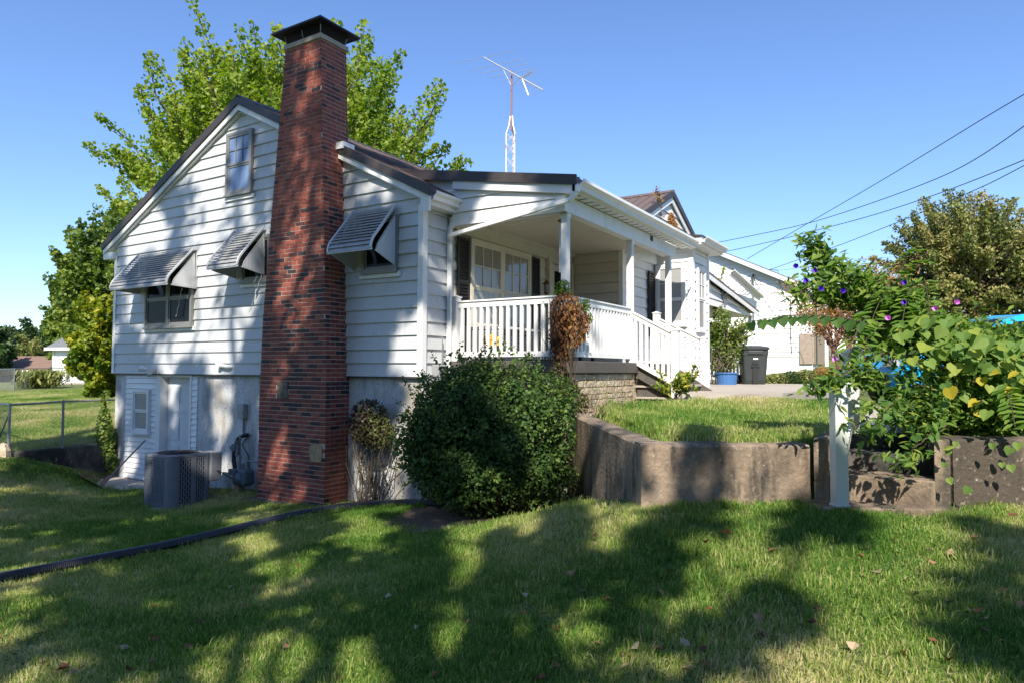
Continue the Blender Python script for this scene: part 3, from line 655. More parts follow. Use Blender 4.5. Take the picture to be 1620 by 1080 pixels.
# rear porch roof
YR0, YR1 = 9.6, 16.3
def rr_(y): return 2.52-(y-11)*.103
siding(HS, onWX(1.04), lambda z: [(9.6, min(16.2, 11+(2.42-z)/.103))], 1.80, 2.44, M_SIDN)
mb = MB(); mb.hexa([(-3, 9.6, 1.80), (1.03, 9.6, 1.80), (1.03, 16.1, 1.80), (-3, 16.1, 1.80), (-3, 9.6, 2.52), (1.03, 9.6, 2.52), (1.03, 16.1, 1.86), (-3, 16.1, 1.86)]); mb.build('rear_porch_ceiling', M_CREAM, HS)
mb = MB(); mb.hexa([(-3.1, 9.6, rr_(9.6)), (1.18, 9.6, rr_(9.6)), (1.18, 16.5, rr_(16.5)), (-3.1, 16.5, rr_(16.5)), (-3.1, 9.6, rr_(9.6)+.09), (1.18, 9.6, rr_(9.6)+.09), (1.18, 16.5, rr_(16.5)+.09), (-3.1, 16.5, rr_(16.5)+.09)]); mb.build('rear_roof', M_ROOF, HS)
mb = MB(); mb.prism([(1.185, 9.6, rr_(9.6)+.0), (1.185, 16.5, rr_(16.5)), (1.185, 16.5, rr_(16.5)-.13), (1.185, 9.6, rr_(9.6)-.13)], (.02, 0, 0)); mb.build('rake_board', M_TRIM, HS)
mb = MB(); mb.box(.95, 1.05, 15.9, 16.0, -.5, 1.8); mb.build('porch_column', M_TRIM, HS)
gutter(HS, (1.0, 13.2, 3.05), (1.0, 17.2, 2.62), (1, 0, 0), w=.2, h=.16)
mb = MB(); mb.box(-2, .95, 13.2, 17.2, 2.2, 2.45); mb.build('rear_wall', M_SIDN, HS)
# butterfly ornament
bf = MB(onWX(1.075)); c0 = (12.4, 2.18)
for s in (-1, 1):
    bf.prism([(c0[0], c0[1], 0), (c0[0]+s*.30, c0[1]+.22, .05), (c0[0]+s*.33, c0[1]+.05, .05), (c0[0]+s*.08, c0[1]-.03, 0)], (0, 0, .012))
    bf.prism([(c0[0], c0[1]-.02, 0), (c0[0]+s*.18, c0[1]-.05, .04), (c0[0]+s*.12, c0[1]-.28, .04), (c0[0]+s*.02, c0[1]-.18, 0)], (0, 0, .012))
o = bf.build('butterfly_ornament', M_GALV); tag(o, 'grey metal butterfly mounted on the white rear porch gable', 'ornament')

# windows
def window(T, u0, u1, v0, v1, fm=M_FRAME, gm=M_GLASS, n=1, casing=.05, proud=.06, mid=True, grid=None, gm2=None, sill=True, meet=.5, sashw=.035):
    mb = MB(T); c = casing
    mb.box(u0-c, u0, v0-c, v1+c, .0, proud); mb.box(u1, u1+c, v0-c, v1+c, .0, proud); mb.box(u0, u1, v1, v1+c, 0, proud); mb.box(u0, u1, v0-c, v0, 0, proud)
    w = mb.build('window', fm, HS)
    if sill: mb = MB(T); mb.box(u0-c-.015, u1+c+.015, v0-c-.03, v0-c+.004, 0, proud+.02); mb.build('sill', fm, w)
    W_ = (u1-u0)/n
    for i in range(n):
        a, b = u0+i*W_, u0+(i+1)*W_
        if i: mb = MB(T); mb.box(a-.035, a+.035, v0, v1, 0, proud-.004); mb.build('mullion', fm, w); a += .035
        if i < n-1: b -= .035
        vm = v0+(v1-v0)*meet
        for j, (p, q, wo) in enumerate(((v0, vm, 0), (vm, v1, .012)) if mid else ((v0, v1, 0),)):
            s = sashw
            g = MB(T); g.box(a+s*.5, b-s*.5, p+s*.5, q-s*.5, .022+wo*.5, .028+wo*.5); g.build('pane', gm2 if (gm2 and j == 1) else gm, w)
            f = MB(T); z0, z1 = .024+wo*.5, .040+wo
            f.box(a, a+s, p, q, z0, z1); f.box(b-s, b, p, q, z0, z1); f.box(a+s, b-s, p, p+s, z0, z1); f.box(a+s, b-s, q-s, q, z0, z1)
            f.build('sash', fm, w)
            if grid and j >= (1 if mid else 0):
                gx_, gy_ = grid
                f = MB(T)
                for k in range(1, gx_): x = a+s+(b-a-2*s)*k/gx_; f.box(x-.008, x+.008, p+s, q-s, z0+.003, z1-.004)
                for k in range(1, gy_): y_ = p+s+(q-p-2*s)*k/gy_; f.box(a+s, b-s, y_-.008, y_+.008, z0+.004, z1-.005)
                f.build('muntin', fm, w)
    return w
GA = onWY(-.006)
window(GA, -4.52, -3.90, 3.17, 4.20, M_FRAME, M_GLASSB, grid=(3, 2), gm2=M_GLASSB, meet=.47)
mb = MB(GA); mb.box(-4.62, -3.80, 3.02, 3.085, 0, .03); mb.build('sill_board', M_TRIM, HS)
window(GA, -7.02, -5.56, .84, 1.95, M_FRAME, M_GLASS, n=2, meet=.45)
mb = MB(GA); mb.box(-7.10, -5.46, .71, .785, 0, .03); mb.build('sill_board', M_TRIM, HS)
window(GA, -4.02, -3.36, 1.56, 2.25, M_FRAME, M_GLASS, mid=False)
mb = MB(GA); mb.box(-4.12, -3.10, 1.42, 1.50, 0, .03); mb.build('sill_board', M_TRIM, HS)
window(GA, -1.10, -.50, 1.52, 2.25, M_FRAME, M_GLASS, mid=False)
mb = MB(GA); mb.box(-1.22, -.40, 1.38, 1.465, 0, .035); mb.build('sill_board', M_TRIM, HS)
# porch window, shutters, door
WX_ = onWX(.008)
wu0, wu1 = 1.22, 2.98
window(WX_, wu0, wu1, .72, 2.04, M_CREAM, M_GLASSC, n=2, grid=(3, 2), casing=.07, gm2=M_GLASSC, meet=.46)
def shutter(T, u0, u1, v0, v1, n=22):
    mb = MB(T); f = .045; mb.box(u0, u0+f, v0, v1, .025, .055); mb.box(u1-f, u1, v0, v1, .025, .055); mb.box(u0+f, u1-f, v0, v0+f, .025, .054); mb.box(u0+f, u1-f, v1-f, v1, .025, .054); mb.box(u0+f, u1-f, v0+f, v1-f, .021, .027)
    mb.box(u0+f, u1-f, (v0+v1)/2-.03, (v0+v1)/2+.03, .027, .053)
    s = mb.build('shutter', M_SHUT, HS)
    h = (v1-v0-2*f)/n
    for i in range(n):
        y = v0+f+i*h; sl_ = MB(T); sl_.hexa([(u0+f, y, .050), (u1-f, y, .050), (u1-f, y+.006, .052), (u0+f, y+.006, .052), (u0+f, y+h*.9, .029), (u1-f, y+h*.9, .029), (u1-f, y+h*.9+.004, .031), (u0+f, y+h*.9+.004, .031)])
        sl_.build('slat', M_SHUT, s)
shutter(WX_, .80, 1.12, .68, 2.08, 26); shutter(WX_, 3.06, 3.38, .68, 2.08, 26)
shutter(onWX(1.118), 6.14, 6.48, .72, 2.12, 22)
d = MB(WX_); d.box(3.72, 3.84, .13, 2.16, .0, .07); d.box(4.66, 4.76, .13, 2.16, .0, .07); d.box(3.84, 4.66, 2.06, 2.16, 0, .07)
dr = d.build('front_door', M_CREAM, HS)
d = MB(WX_); d.box(3.85, 4.65, .14, 2.05, .02, .045); d.build('door_panel', M_CREAM, dr)
d = MB(WX_); d.box(3.96, 4.54, 1.0, 1.92, .0455, .050); d.box(3.96, 4.54, .30, .90, .0455, .050); d.build('door_screen', M_GLASS, dr)
# bay windows and wing base
window(onWY(6.592), 1.22, 1.76, 1.02, 2.22, M_TRIM, M_GLASSW, casing=.06, meet=.42, grid=(1, 2))
window(onWX(1.97), 6.86, 7.32, .90, 2.18, M_TRIM, M_GLASSW, casing=.05, grid=(2, 2), meet=.5)
mb = MB(); mb.box(.02, 1.07, 4.84, 9.5, -.8, -.10); mb.box(1.0, 1.90, 6.68, 7.74, -.8, -.5); mb.build('foundation_wall', M_FND, HS)
# basement side: narrow vinyl siding, window, recessed door
FG = onWY(.058)
siding(HS, FG, lambda z: [(-7.84, -6.72)], -2.22, -.13, M_SIDN, .107, 'vinyl_board', .024)
siding(HS, FG, lambda z: [(-5.62, -5.42)], -2.22, -.13, M_SIDN, .107, 'vinyl_board', .024)
window(onWY(.050), -7.46, -6.98, -1.24, -.48, M_TRIM, M_GLASSW, casing=.05, gm2=M_GLASSW, meet=.5, proud=.07)
d = MB(FG); d.box(-6.73, -6.59, -2.3, -.115, -.16, .035); d.box(-5.64, -5.59, -2.3, -.115, -.16, .03); d.box(-6.59, -5.64, -.17, -.115, -.16, .02)
dr = d.build('basement_door', M_SIDN, HS)
d = MB(FG); d.box(-6.57, -5.68, -2.24, -.175, -.16, -.12); d.build('door_panel', M_DOOR, dr)
d = MB(FG)
for z0, z1 in ((-2.1, -1.5), (-1.4, -.95), (-.85, -.35)):
    for a, b in ((-6.47, -6.17), (-6.08, -5.78)): d.box(a, b, z0, z1, -.119, -.108)
d.build('raised_panels', M_DOOR, dr)
d = MB(FG); d.box(-5.675, -5.645, -2.24, -.175, -.158, .005); d.build('door_edge', M_WOODD, dr)
mb = MB(); mb.box(-8.0, -5.3, -.75, -.02, -2.5, -2.235); mb.build('door_slab', M_WALK, HS, bevel=.01)

# awnings
def awning(u0, u1, zt, zb, dep_, zs, n):
    T = onWY(0)
    prof = []
    for t in np.linspace(0, 1, 25):
        a = t*1.0
        if t < .72: w = .04+(dep_-.10)*t/.72*.98; v = zt-(zt-zb-.17)*t/.72
        else:
            s = (t-.72)/.28; w = .04+(dep_-.10)*.98+.055*math.sin(s*math.pi/2); v = zt-(zt-zb-.17)-.17*s**1.15
        prof.append((w, v))
    prof = np.array(prof); L = np.concatenate([[0], np.cumsum(np.linalg.norm(np.diff(prof, axis=0), axis=1))]); L /= L[-1]
    def pt(s): return np.array([np.interp(s, L, prof[:, 0]), np.interp(s, L, prof[:, 1])])
    root = MB(T)
    for u in (u0, u1-.03):                  # end bands that carry the slats
        for i in range(24):
            a, b = pt(i/24), pt((i+1)/24); root.hexa([(u, a[1], a[0]), (u+.03, a[1], a[0]), (u+.03, a[1]+.02, a[0]+.022), (u, a[1]+.02, a[0]+.022), (u, b[1], b[0]), (u+.03, b[1], b[0]), (u+.03, b[1]+.02, b[0]+.022), (u, b[1]+.02, b[0]+.022)])
    root.box(u0, u1, zb-.015, zb+.02, prof[-1, 0]-.01, prof[-1, 0]+.012)
    aw = root.build('awning', M_AWNW, HS)
    for i in range(n):
        a, b = pt(i/n), pt(min((i+1.12)/n, 1)); t = b-a; t /= np.linalg.norm(t); nn = np.array([-t[1], t[0]])*(1 if -t[1] > 0 else -1)
        a2 = a-nn*.004; b2 = b+nn*.020
        s = MB(T); s.hexa([(u0+.03, a2[1], a2[0]), (u1-.03, a2[1], a2[0]), (u1-.03, a2[1]+nn[1]*.003, a2[0]+nn[0]*.003), (u0+.03, a2[1]+nn[1]*.003, a2[0]+nn[0]*.003),
                           (u0+.03, b2[1], b2[0]), (u1-.03, b2[1], b2[0]), (u1-.03, b2[1]+nn[1]*.003, b2[0]+nn[0]*.003), (u0+.03, b2[1]+nn[1]*.003, b2[0]+nn[0]*.003)])
        s.build('slat', M_AWN, aw)
    for u, sg in ((u1-.012, 1), (u0+.012, -1)):
        pr = [(p[0]*.90-.035, p[1]-.055) for p in prof[2:-1:2]]
        pr = [(max(w, .02), v) for w, v in pr]
        endv = zs
        poly = [(u, v, w) for w, v in pr]+[(u, zb-.0, pr[-1][0]), (u, endv, .02)]
        s = MB(T); s.prism(poly, (.006*sg, 0, 0)); sp = s.build('side_panel', M_AWNW, aw)
        r = MB(T)
        k = .06
        while k < pr[-1][0]-.02:
            ww = [p[0] for p in pr]; vt = float(np.interp(k, ww, [p[1] for p in pr])); vb = endv+(zb-endv)*(k/pr[-1][0])
            if vt-vb > .05: r.box(u+.006*sg-.003, u+.006*sg+.003, vb+.01, vt-.01, k-.003, k+.003)
            k += .062
        r.build('panel_ribs', M_AWNW, sp)
        e = MB(T)
        e.box(u-.008, u+.008, endv-.015, pr[0][1], .003, .022); e.beam((u, endv-.006, .02), (u, zb-.006, pr[-1][0]+.02), .012, .018)
        for i in range(len(pr)-1): e.beam((u, pr[i][1], pr[i][0]), (u, pr[i+1][1], pr[i+1][0]), .012, .012, (1, 0, 0))
        e.build('panel_edge', M_AWNW, sp)
    return aw
awning(-7.36, -5.44, 2.27, 1.52, .60, 1.50, 14)
awning(-4.30, -3.46, 2.44, 1.70, .58, 1.62, 13)
awning(-1.36, -.46, 2.45, 1.72, .58, 1.54, 13)

# chimney
CH = empty('brick_chimney', (-2.3, -.2, -2.0)); CH.parent = HS; CH.location = Vector(np.array([-2.3, -.2, 0])); WL[CH.name] = np.array([-2.3, -.2, -2.0])
ZC0, ZC1 = -2.35, 5.20; CY = -.42
def cxl(z): return -3.04+.0*z if z < -.5 else np.interp(z, [-.5, .85, 5.2], [-3.04, -2.985, -2.56])
def cxr(z): return -1.50 if z < 0 else np.interp(z, [0, 5.2], [-1.50, -1.74])
BB = .12
mb = MB()
zs = [ZC0, -.5, 0, .85, ZC1]
for a, b in zip(zs[:-1], zs[1:]):
    i = .004
    mb.hexa([(cxl(a)+i, CY+i, a), (cxr(a)-i, CY+i, a), (cxr(a)-i, BB-i, a), (cxl(a)+i, BB-i, a), (cxl(b)+i, CY+i, b), (cxr(b)-i, CY+i, b), (cxr(b)-i, BB-i, b), (cxl(b)+i, BB-i, b)])
mb.build('mortar_core', M_MORTAR, CH)
cb = .0677; bh = .0555
bl = []
z = ZC0; k = 0
pat = [(-2.47, -.34, .13, .13), (-1.69, -1.28, .13, .14)]
while z < ZC1-.07:
    L_, R_ = float(cxl(z+.03)), float(cxr(z+.03))
    def course(a, b, off, mk):
        e = a+off
        s = []
        if off > .01: s.append((a, e-.010))
        while e < b-.005:
            f = min(e+.2032-.012, b)
            if b-f < .035: f = b
            if f-e > .03: s.append((e, f))
            e += .2032
        for p, q in s: mk(p, q)
    off = .1016*(k % 2)
    def front(p, q):
        for cx, cz, hw, hh in pat:
            if abs((p+q)/2-cx) < hw*.75 and abs(z+.03-cz) < hh*.85: return
        bl.append((p, q, CY-rng.uniform(0, .006), CY+.09, z, z+bh))
    course(L_, R_, off, front)
    o2 = .1016*((k+1) % 2)
    course(CY+.1+.0, BB, o2, lambda p, q: bl.append((R_-.09, R_+rng.uniform(0, .003), p, q, z, z+bh)))
    bl.append((R_-.001, R_+.001, CY+.0, CY+.092, z, z+bh))
    if z > 3.3: course(CY+.1, BB, o2, lambda p, q: bl.append((L_-.002, L_+.09, p, q, z, z+bh)))
    z += cb; k += 1
bl = [b for b in bl]
def bcol(z):
    r = rng.random(); dk = .20+.10*math.sin(z*1.1+1)
    if r < dk*.45: return 3
    if r < dk: return 2
    if r < dk+.30: return 1
    return 0 if r < .95 else 4
dist = [np.linalg.norm(np.array([(b[0]+b[1])/2, (b[2]+b[3])/2, (b[4]+b[5])/2])-CAM) for b in bl]
small = [(b[1]-b[0] < .12 and b[3]-b[2] < .1) for b in bl]
order = sorted(range(len(bl)), key=lambda i: dist[i]+(5 if small[i] else 0))
sel = set(order[:299])
joined = MB()
bm = {}
for i, b in enumerate(bl):
    c = bcol(b[4])
    cx, cy, cz = (b[0]+b[1])/2, (b[2]+b[3])/2, (b[4]+b[5])/2; dx, dy, dz = b[1]-b[0], b[3]-b[2], b[5]-b[4]
    if i in sel:
        key = (c, round(dx, 2), round(dy, 2))
        if key not in bm:
            m_ = MB(); m_.box(-dx/2, dx/2, -dy/2, dy/2, -dz/2, dz/2); bm[key] = m_.mesh('brick', BRK[c])
        o = mesh_obj('brick', bm[key], CH, (cx, cy, cz)); o.rotation_euler = (0, rng.normal()*.004, 0)
    else:
        joined.mi = c; joined.box(b[0], b[1], b[2], b[3], b[4], b[5])
o = joined.build('bricks', BRK, CH); o['kind'] = 'stuff'
for (cx, cz, hw, hh), m_, lb in zip(pat, (M_STONEG, M_STONEP), ('grey mortar patch in the brickwork', 'buff mortar patch in the brickwork')):
    mb = MB(); n = 14
    ring = [(cx+hw*(1+.06*rng.normal())*np.sign(math.cos(a))*abs(math.cos(a))**.35, CY-.014, cz+hh*(1+.06*rng.normal())*np.sign(math.sin(a))*abs(math.sin(a))**.35) for a in np.linspace(0, 2*math.pi, n, endpoint=False)]
    mb.prism(ring[::-1], (0, .06, 0)); o = mb.build('thimble_patch', m_, CH); o['label'] = lb
mb = MB(); xl, xr = float(cxl(ZC1)), float(cxr(ZC1))
mb.box(xl-.02, xr+.03, CY-.03, BB+.03, ZC1-.03, ZC1+.05); mb.build('crown', M_WALK, CH, bevel=.008)
mb = MB(); cx, cy = (xl+xr)/2, (CY+BB)/2; o_ = .16
base = [(xl-o_, CY-o_-.0), (xr+o_, CY-o_), (xr+o_, BB+o_), (xl-o_, BB+o_)]
hz = ZC1+.20
mb.add([(x, y, hz) for x, y in base]+[(x, y, hz+.03) for x, y in base]+[(cx, cy, hz+.28)], [(3,2,1,0),(0,1,5,4),(1,2,6,5),(2,3,7,6),(3,0,4,7),(4,5,8),(5,6,8),(6,7,8),(7,4,8)])
mb.build('cap_hood', M_BLACK, CH)
mb = MB(); ih = .02
def lines(x0, y0, x1, y1, n):
    for i in range(n+1):
        t = i/n; x, y = x0+(x1-x0)*t, y0+(y1-y0)*t; mb.beam((x, y, ZC1+.04), (x+(x-cx)*.14, y+(y-cy)*.14, hz), .005, .005, (1, .3, 0))
lines(xl+ih, CY+ih, xr-ih, CY+ih, 34); lines(xr-ih, CY+ih, xr-ih, BB-ih, 24); lines(xl+ih, BB-ih, xr-ih, BB-ih, 34); lines(xl+ih, CY+ih, xl+ih, BB-ih, 24)
for t in (.3, .6): mb.beam((xl, CY, ZC1+.04+.16*t), (xr, CY, ZC1+.04+.16*t), .004, .004); mb.beam((xr, CY, ZC1+.04+.16*t), (xr, BB, ZC1+.04+.16*t), .004, .004)
mb.build('spark_screen', M_BLACK, CH)
mb = MB()
for x, y in ((xl+.03, CY+.03), (xr-.03, CY+.03), (xr-.03, BB-.03), (cx, CY+.02)): mb.beam((x, y, ZC1+.03), (x+(x-cx)*.1, y+(y-cy)*.2, hz+.01), .018, .006, (1, 0, 0))
mb.build('cap_brackets', M_GALV, CH)
mb = MB(); mb.box(-1.66, -1.50, -.15, .10, roofz(-1.5)-.02, roofz(-1.5)+.09); mb.build('chimney_flashing', M_TRIM, CH)
# ------------------------------------------------------------------ porch base, rails, stairs
mb = MB(); mb.box(-.0, 2.10, .66, 5.15, -.045, .13); mb.box(0.0, 2.0, .62, .655, -.03, .10)
mb.build('porch_slab', M_SLAB, HS, bevel=.012)
mb = MB(); mb.box(.0, 2.0, .76, 5.05, -1.95, -.05); mb.build('foundation_core', M_MORTAR, HS)
def stones(T, u0, u1, v0, v1):
    v = v1; r = 0
    while v > v0:
        h = rng.choice([.078, .10, .105]); u = u0+(-rng.uniform(0, .3) if r else 0)
        while u < u1:
            w = rng.uniform(.28, .75); a, b = max(u, u0), min(u+w, u1)
            if b-a > .04:
                mb = MB(T); n = max(2, int((b-a)/.09)); top = []; bot = []
                us = np.linspace(a+.004, b-.004, n+1); dt = rng.uniform(.008, .028, n+1); jt = rng.uniform(0, .007, n+1)
                vs = []
                for i, q in enumerate(us):
                    vs += [(q, v-h+.005, -.02), (q, v-h+.005+jt[i], dt[i]*.6), (q, v-.005-jt[-i-1], dt[i]), (q, v-.005, -.02)]
                fs = []
                for i in range(n):
                    o = i*4; fs += [(o, o+4, o+5, o+1), (o+1, o+5, o+6, o+2), (o+2, o+6, o+7, o+3)]
                fs += [(0, 1, 2, 3), (n*4+3, n*4+2, n*4+1, n*4)]
                mb.add(vs, fs); mb.build('stone', STONES[int(rng.choice([0, 0, 1, 1, 2]))], HS)
            u += w
        v -= h; r += 1
stones(onWX(2.03), .74, 3.12, -.62, -.05); stones(onWY(.735), .02, 2.03, -1.3, -.05); stones(onWX(2.03), 4.9, 5.15, -.62, -.05)
def newel(parent, x, y, z0, z1, w=.058, m=M_PAINT, name='newel_post'):
    mb = MB(); mb.box(x-w, x+w, y-w, y+w, z0, z1); mb.box(x-w-.012, x+w+.012, y-w-.012, y+w+.012, z1, z1+.018)
    mb.add([(x-w, y-w, z1+.018), (x+w, y-w, z1+.018), (x+w, y+w, z1+.018), (x-w, y+w, z1+.018), (x, y, z1+.045)], [(0,1,4),(1,2,4),(2,3,4),(3,0,4)])
    mb.box(x-w-.01, x+w+.01, y-w-.01, y+w+.01, z0, z0+.04)
    return mb.build(name, m, parent)
def railing(a, b, za0, zb0, n, top=.80, name='porch_railing'):
    """a,b: (x,y); bottoms za0/zb0; top rail 'top' above"""
    a = np.array(a, float); b = np.array(b, float)
    A = np.array([a[0], a[1], za0]); B = np.array([b[0], b[1], zb0]); up = np.array([0, 0, 1.])
    mb = MB(); mb.beam(A+up*(top-.02), B+up*(top-.02), .045, .085); mb.beam(A+up*(top+.034), B+up*(top+.034), .085, .022)
    rl = mb.build(name, M_PAINT, HS)
    mb = MB(); mb.beam(A+up*.03, B+up*.03, .05, .075); mb.build('bottom_rail', M_PAINT, rl)
    d = (B-A); L = np.linalg.norm(d[:2]); th = math.atan2(d[1], d[0]); s = .019
    me = None
    for i in range(n):
        t = (i+.6)/(n+.2); p = A+d*t
        z0_, z1_ = p[2]+.05, p[2]+top-.045
        if me is None or abs(d[2]) > .01:
            m_ = MB(); m_.box(-.024, .024, -s, s, 0, z1_-z0_); me = m_.mesh('baluster', M_PAINT)
        o = mesh_obj('baluster', me, rl, (p[0], p[1], z0_)); o.rotation_euler = (0, 0, th)
    return rl
newel(HS, .07, .74, .13, 1.10)
railing((.13, .74), (1.925, .74), .20, .20, 15)
railing((1.975, .80), (1.975, 3.04), .20, .20, 19)
newel(HS, 2.76, 3.10, -.44, .64); newel(HS, 2.66, 5.02, -.46, .60); newel(HS, 1.74, 5.02, .13, 1.10)
railing((2.02, 3.10), (2.70, 3.10), .14, -.22, 7); railing((1.80, 5.02), (2.60, 5.02), .16, -.24, 8)
for i in range(3):
    z = .13-.19*(i+1); mb = MB(); mb.box(2.02, 2.10+.27*(i+1)-.0, 3.2, 4.92, z-.035, z); mb.build('tread', M_WALK, HS, bevel=.005)
    mb = MB(); mb.box(2.04, 2.08+.27*(i+1)-.02, 3.24, 4.88, z-.19, z-.037); mb.build('riser', M_SLAB, HS)
for yy in (3.14, 4.92):
    mb = MB(); mb.prism([(2.10, yy, .10), (2.88, yy, -.40), (2.88, yy, -.55), (2.04, yy, -.10)], (0, .05, 0)); mb.build('stringer', M_SLAB, HS)
# lantern, wind chime, fold items on the porch
ln = MB(); T0 = (.12, 3.52, 1.52)
ln.lathe([(.02, .16), (.055, .10), (.06, .085)], T0, 10); ln.lathe([(.05, -.09), (.055, -.075), (.02, -.11)], T0, 10)
for k in range(6):
    a = k*math.pi/3; ln.tube([(T0[0]+.052*math.cos(a), T0[1]+.052*math.sin(a), T0[2]-.08), (T0[0]+.055*math.cos(a), T0[1]+.055*math.sin(a), T0[2]+.09)], .005, 4)
ln.box(.03, .12, 3.51, 3.53, 1.62, 1.64); l_ = ln.build('porch_lantern', M_BRONZE, HS)
mb = MB(); mb.lathe([(.042, -.07), (.044, .08)], T0, 10); mb.build('lantern_glass', M_GLASSW, l_)
wc = empty('wind_chime', (1.80, 1.02, 2.36), 'silver tube wind chime hanging beside the first porch column', 'wind chime')
mb = MB()
for k in range(3):
    a = k*2.1; mb.tube([(1.80, 1.02, 2.36), (1.80+.06*math.cos(a), 1.02+.06*math.sin(a), 2.17)], .002, 4)
mb.build('cord', M_WIRE, wc)
mb = MB(); mb.lathe([(.085, 0), (.09, .01), (.085, .022)], (1.80, 1.02, 2.15), 16); mb.build('top_disc', M_BRONZE, wc)
for k in range(6):
    a = k*math.pi/3; L = .50+.07*(k % 4)
    mb = MB(); mb.tube([(1.80+.065*math.cos(a), 1.02+.065*math.sin(a), 2.12), (1.80+.065*math.cos(a), 1.02+.065*math.sin(a), 2.12-L)], .013, 8); mb.build('tube', M_ALU, wc)
mb = MB(); mb.tube([(1.80, 1.02, 2.14), (1.80, 1.02, 1.42)], .002, 4); mb.prism([(1.77, 1.02, 1.42), (1.83, 1.02, 1.42), (1.82, 1.02, 1.28), (1.78, 1.02, 1.28)], (0, .006, 0)); mb.build('wind_sail', M_ALU, wc)
mb = MB(onWX(2.052)); mb.box(3.86, 3.96, 2.31, 2.40, 0, .012); o = mb.build('house_number_plate', M_BLACK, HS)
# wire crate with bench and folded things on the porch
cr = empty('wire_crate', (.9, 1.6, .13), 'black wire mesh pet crate standing behind the side porch rail', 'crate')
mb = MB()
for x in np.arange(.95, 1.66, .05): mb.beam((x, 1.0, .15), (x, 1.0, .68), .006, .006, (0, 1, 0)); mb.beam((x, 1.55, .15), (x, 1.55, .68), .006, .006, (0, 1, 0))
for z in np.arange(.15, .70, .05): mb.beam((.95, 1.0, z), (1.65, 1.0, z), .006, .006); mb.beam((1.65, 1.0, z), (1.65, 1.55, z), .006, .006); mb.beam((.95, 1.0, z), (.95, 1.55, z), .006, .006)
mb.build('wire_panels', M_WIRE, cr)
mb = MB(); mb.box(.95, 1.65, 1.0, 1.55, .14, .155); mb.build('tray', M_BLACK, cr)
bn = empty('folding_table', (.45, 1.7, .13), 'white folding table by the porch window with things under it', 'table')
mb = MB(); mb.box(.15, .78, 1.0, 2.3, .62, .66); mb.build('tabletop', M_TRIM, bn)
for x, y in ((.2, 1.05), (.72, 1.05), (.2, 2.25), (.72, 2.25)): mb = MB(); mb.beam((x, y, .13), (x, y, .62), .03, .03, (0, 1, 0)); mb.build('leg', M_GALV, bn)
mb = MB(); mb.box(.2, .74, .92, .98, .16, .60); tag(mb.build('cooler_box', M_GREYB, None, bevel=.02), 'grey plastic box standing beside the folding table on the porch', 'box')
mb = MB(); mb.lathe([(.04, 0), (.06, .03), (.06, .08), (.04, .11)], (.62, .86, .42), 12); mb.lathe([(.04, 0), (.05, .03), (.04, .07)], (.80, .86, .42), 12)
mb.box(.56, .86, .84, .90, .36, .43); tag(mb.build('toy_bucket', M_YEL), 'yellow plastic toy seen between the side porch balusters', 'toy')
mb = MB(); mb.box(1.15, 1.20, 1.9, 1.95, .13, 1.0); mb.box(1.60, 1.65, 1.9, 1.95, .13, .55); mb.box(1.15, 1.20, 2.35, 2.4, .13, 1.0); mb.box(1.60, 1.65, 2.35, 2.4, .13, .55); mb.box(1.15, 1.66, 1.9, 2.4, .55, .585); mb.box(1.15, 1.18, 1.96, 2.34, .7, .98)
tag(mb.build('porch_chair', M_BLACK), 'dark metal chair standing in front of the porch door', 'chair')

# ------------------------------------------------------------------ fixtures on the gable wall
W = onWY(0)
fl = empty('flood_light', (-6.75, -.05, -.05), 'white twin flood light above the basement door', 'flood light')
mb = MB(W); mb.box(-6.80, -6.70, -.09, .0, .02, .05); mb.build('base_plate', M_TRIM, fl)
for s in (-1, 1):
    mb = MB(); c = np.array([-6.75, -.08, -.03]); e = c+np.array([s*.17, -.13, -.03+.05*(s < 0)]); mb.tube([c, c+(e-c)*.4, c+(e-c)*.55, e], [.018, .022, .045, .062], 10); mb.build('lamp_head', M_TRIM, fl)
mb = MB(); mb.tube([(-6.75, -.08, -.06), (-6.75, -.12, -.16)], [.03, .035], 8); mb.build('motion_sensor', M_GREYB, fl)
mb = MB(); mb.tube([(-4.62, -.06, .06), (-4.36, -.06, .03), (-4.33, -.02, .03)], .032, 10); mb.box(-4.68, -4.60, -.10, -.02, .02, .11)
tag(mb.build('vent_pipe', M_TRIM), 'short white vent pipe on the siding above the foundation', 'pipe')
db = empty('disconnect_box', (-4.05, 0, -.7), 'grey electrical disconnect box on the painted foundation wall', 'electrical box')
mb = MB(W); mb.box(-4.13, -3.96, -.88, -.62, -.055, .04); mb.build('cabinet', M_GREYB, db, bevel=.01)
mb = MB(W); mb.box(-4.11, -3.98, -.77, -.755, .04, .055); mb.build('cover_lip', M_GREYB, db)
mb = MB(); mb.tube([(-4.03, .03, -.88), (-4.03, .03, -1.12), (-3.95, .02, -1.18)], .018, 8); mb.build('conduit', M_PIPE, db)
ac = empty('air_conditioner', (-4.5, -.88, -2.27), 'grey outdoor air conditioning unit beside the foundation wall', 'air conditioner')
x0, x1, y0, y1, z0, z1 = -4.92, -4.10, -1.27, -.50, -2.26, -1.42
def rrect(x0, x1, y0, y1, r, n=5):
    out = []
    for cx, cy, a0 in ((x1-r, y0+r, -90), (x1-r, y1-r, 0), (x0+r, y1-r, 90), (x0+r, y0+r, 180)):
        for k in range(n+1): a = math.radians(a0+90*k/n); out.append((cx+r*math.cos(a), cy+r*math.sin(a)))
    return out
mb = MB(); mb.prism([(x, y, z0+.03) for x, y in rrect(x0+.05, x1-.05, y0+.05, y1-.05, .10)], (0, 0, z1-z0-.06)); mb.build('coil', M_ACD, ac, True)
mb = MB(); rr1 = rrect(x0, x1, y0, y1, .13)
mb.prism([(x, y, z1-.05) for x, y in rr1], (0, 0, .05)); mb.build('top_cover', M_AC, ac)
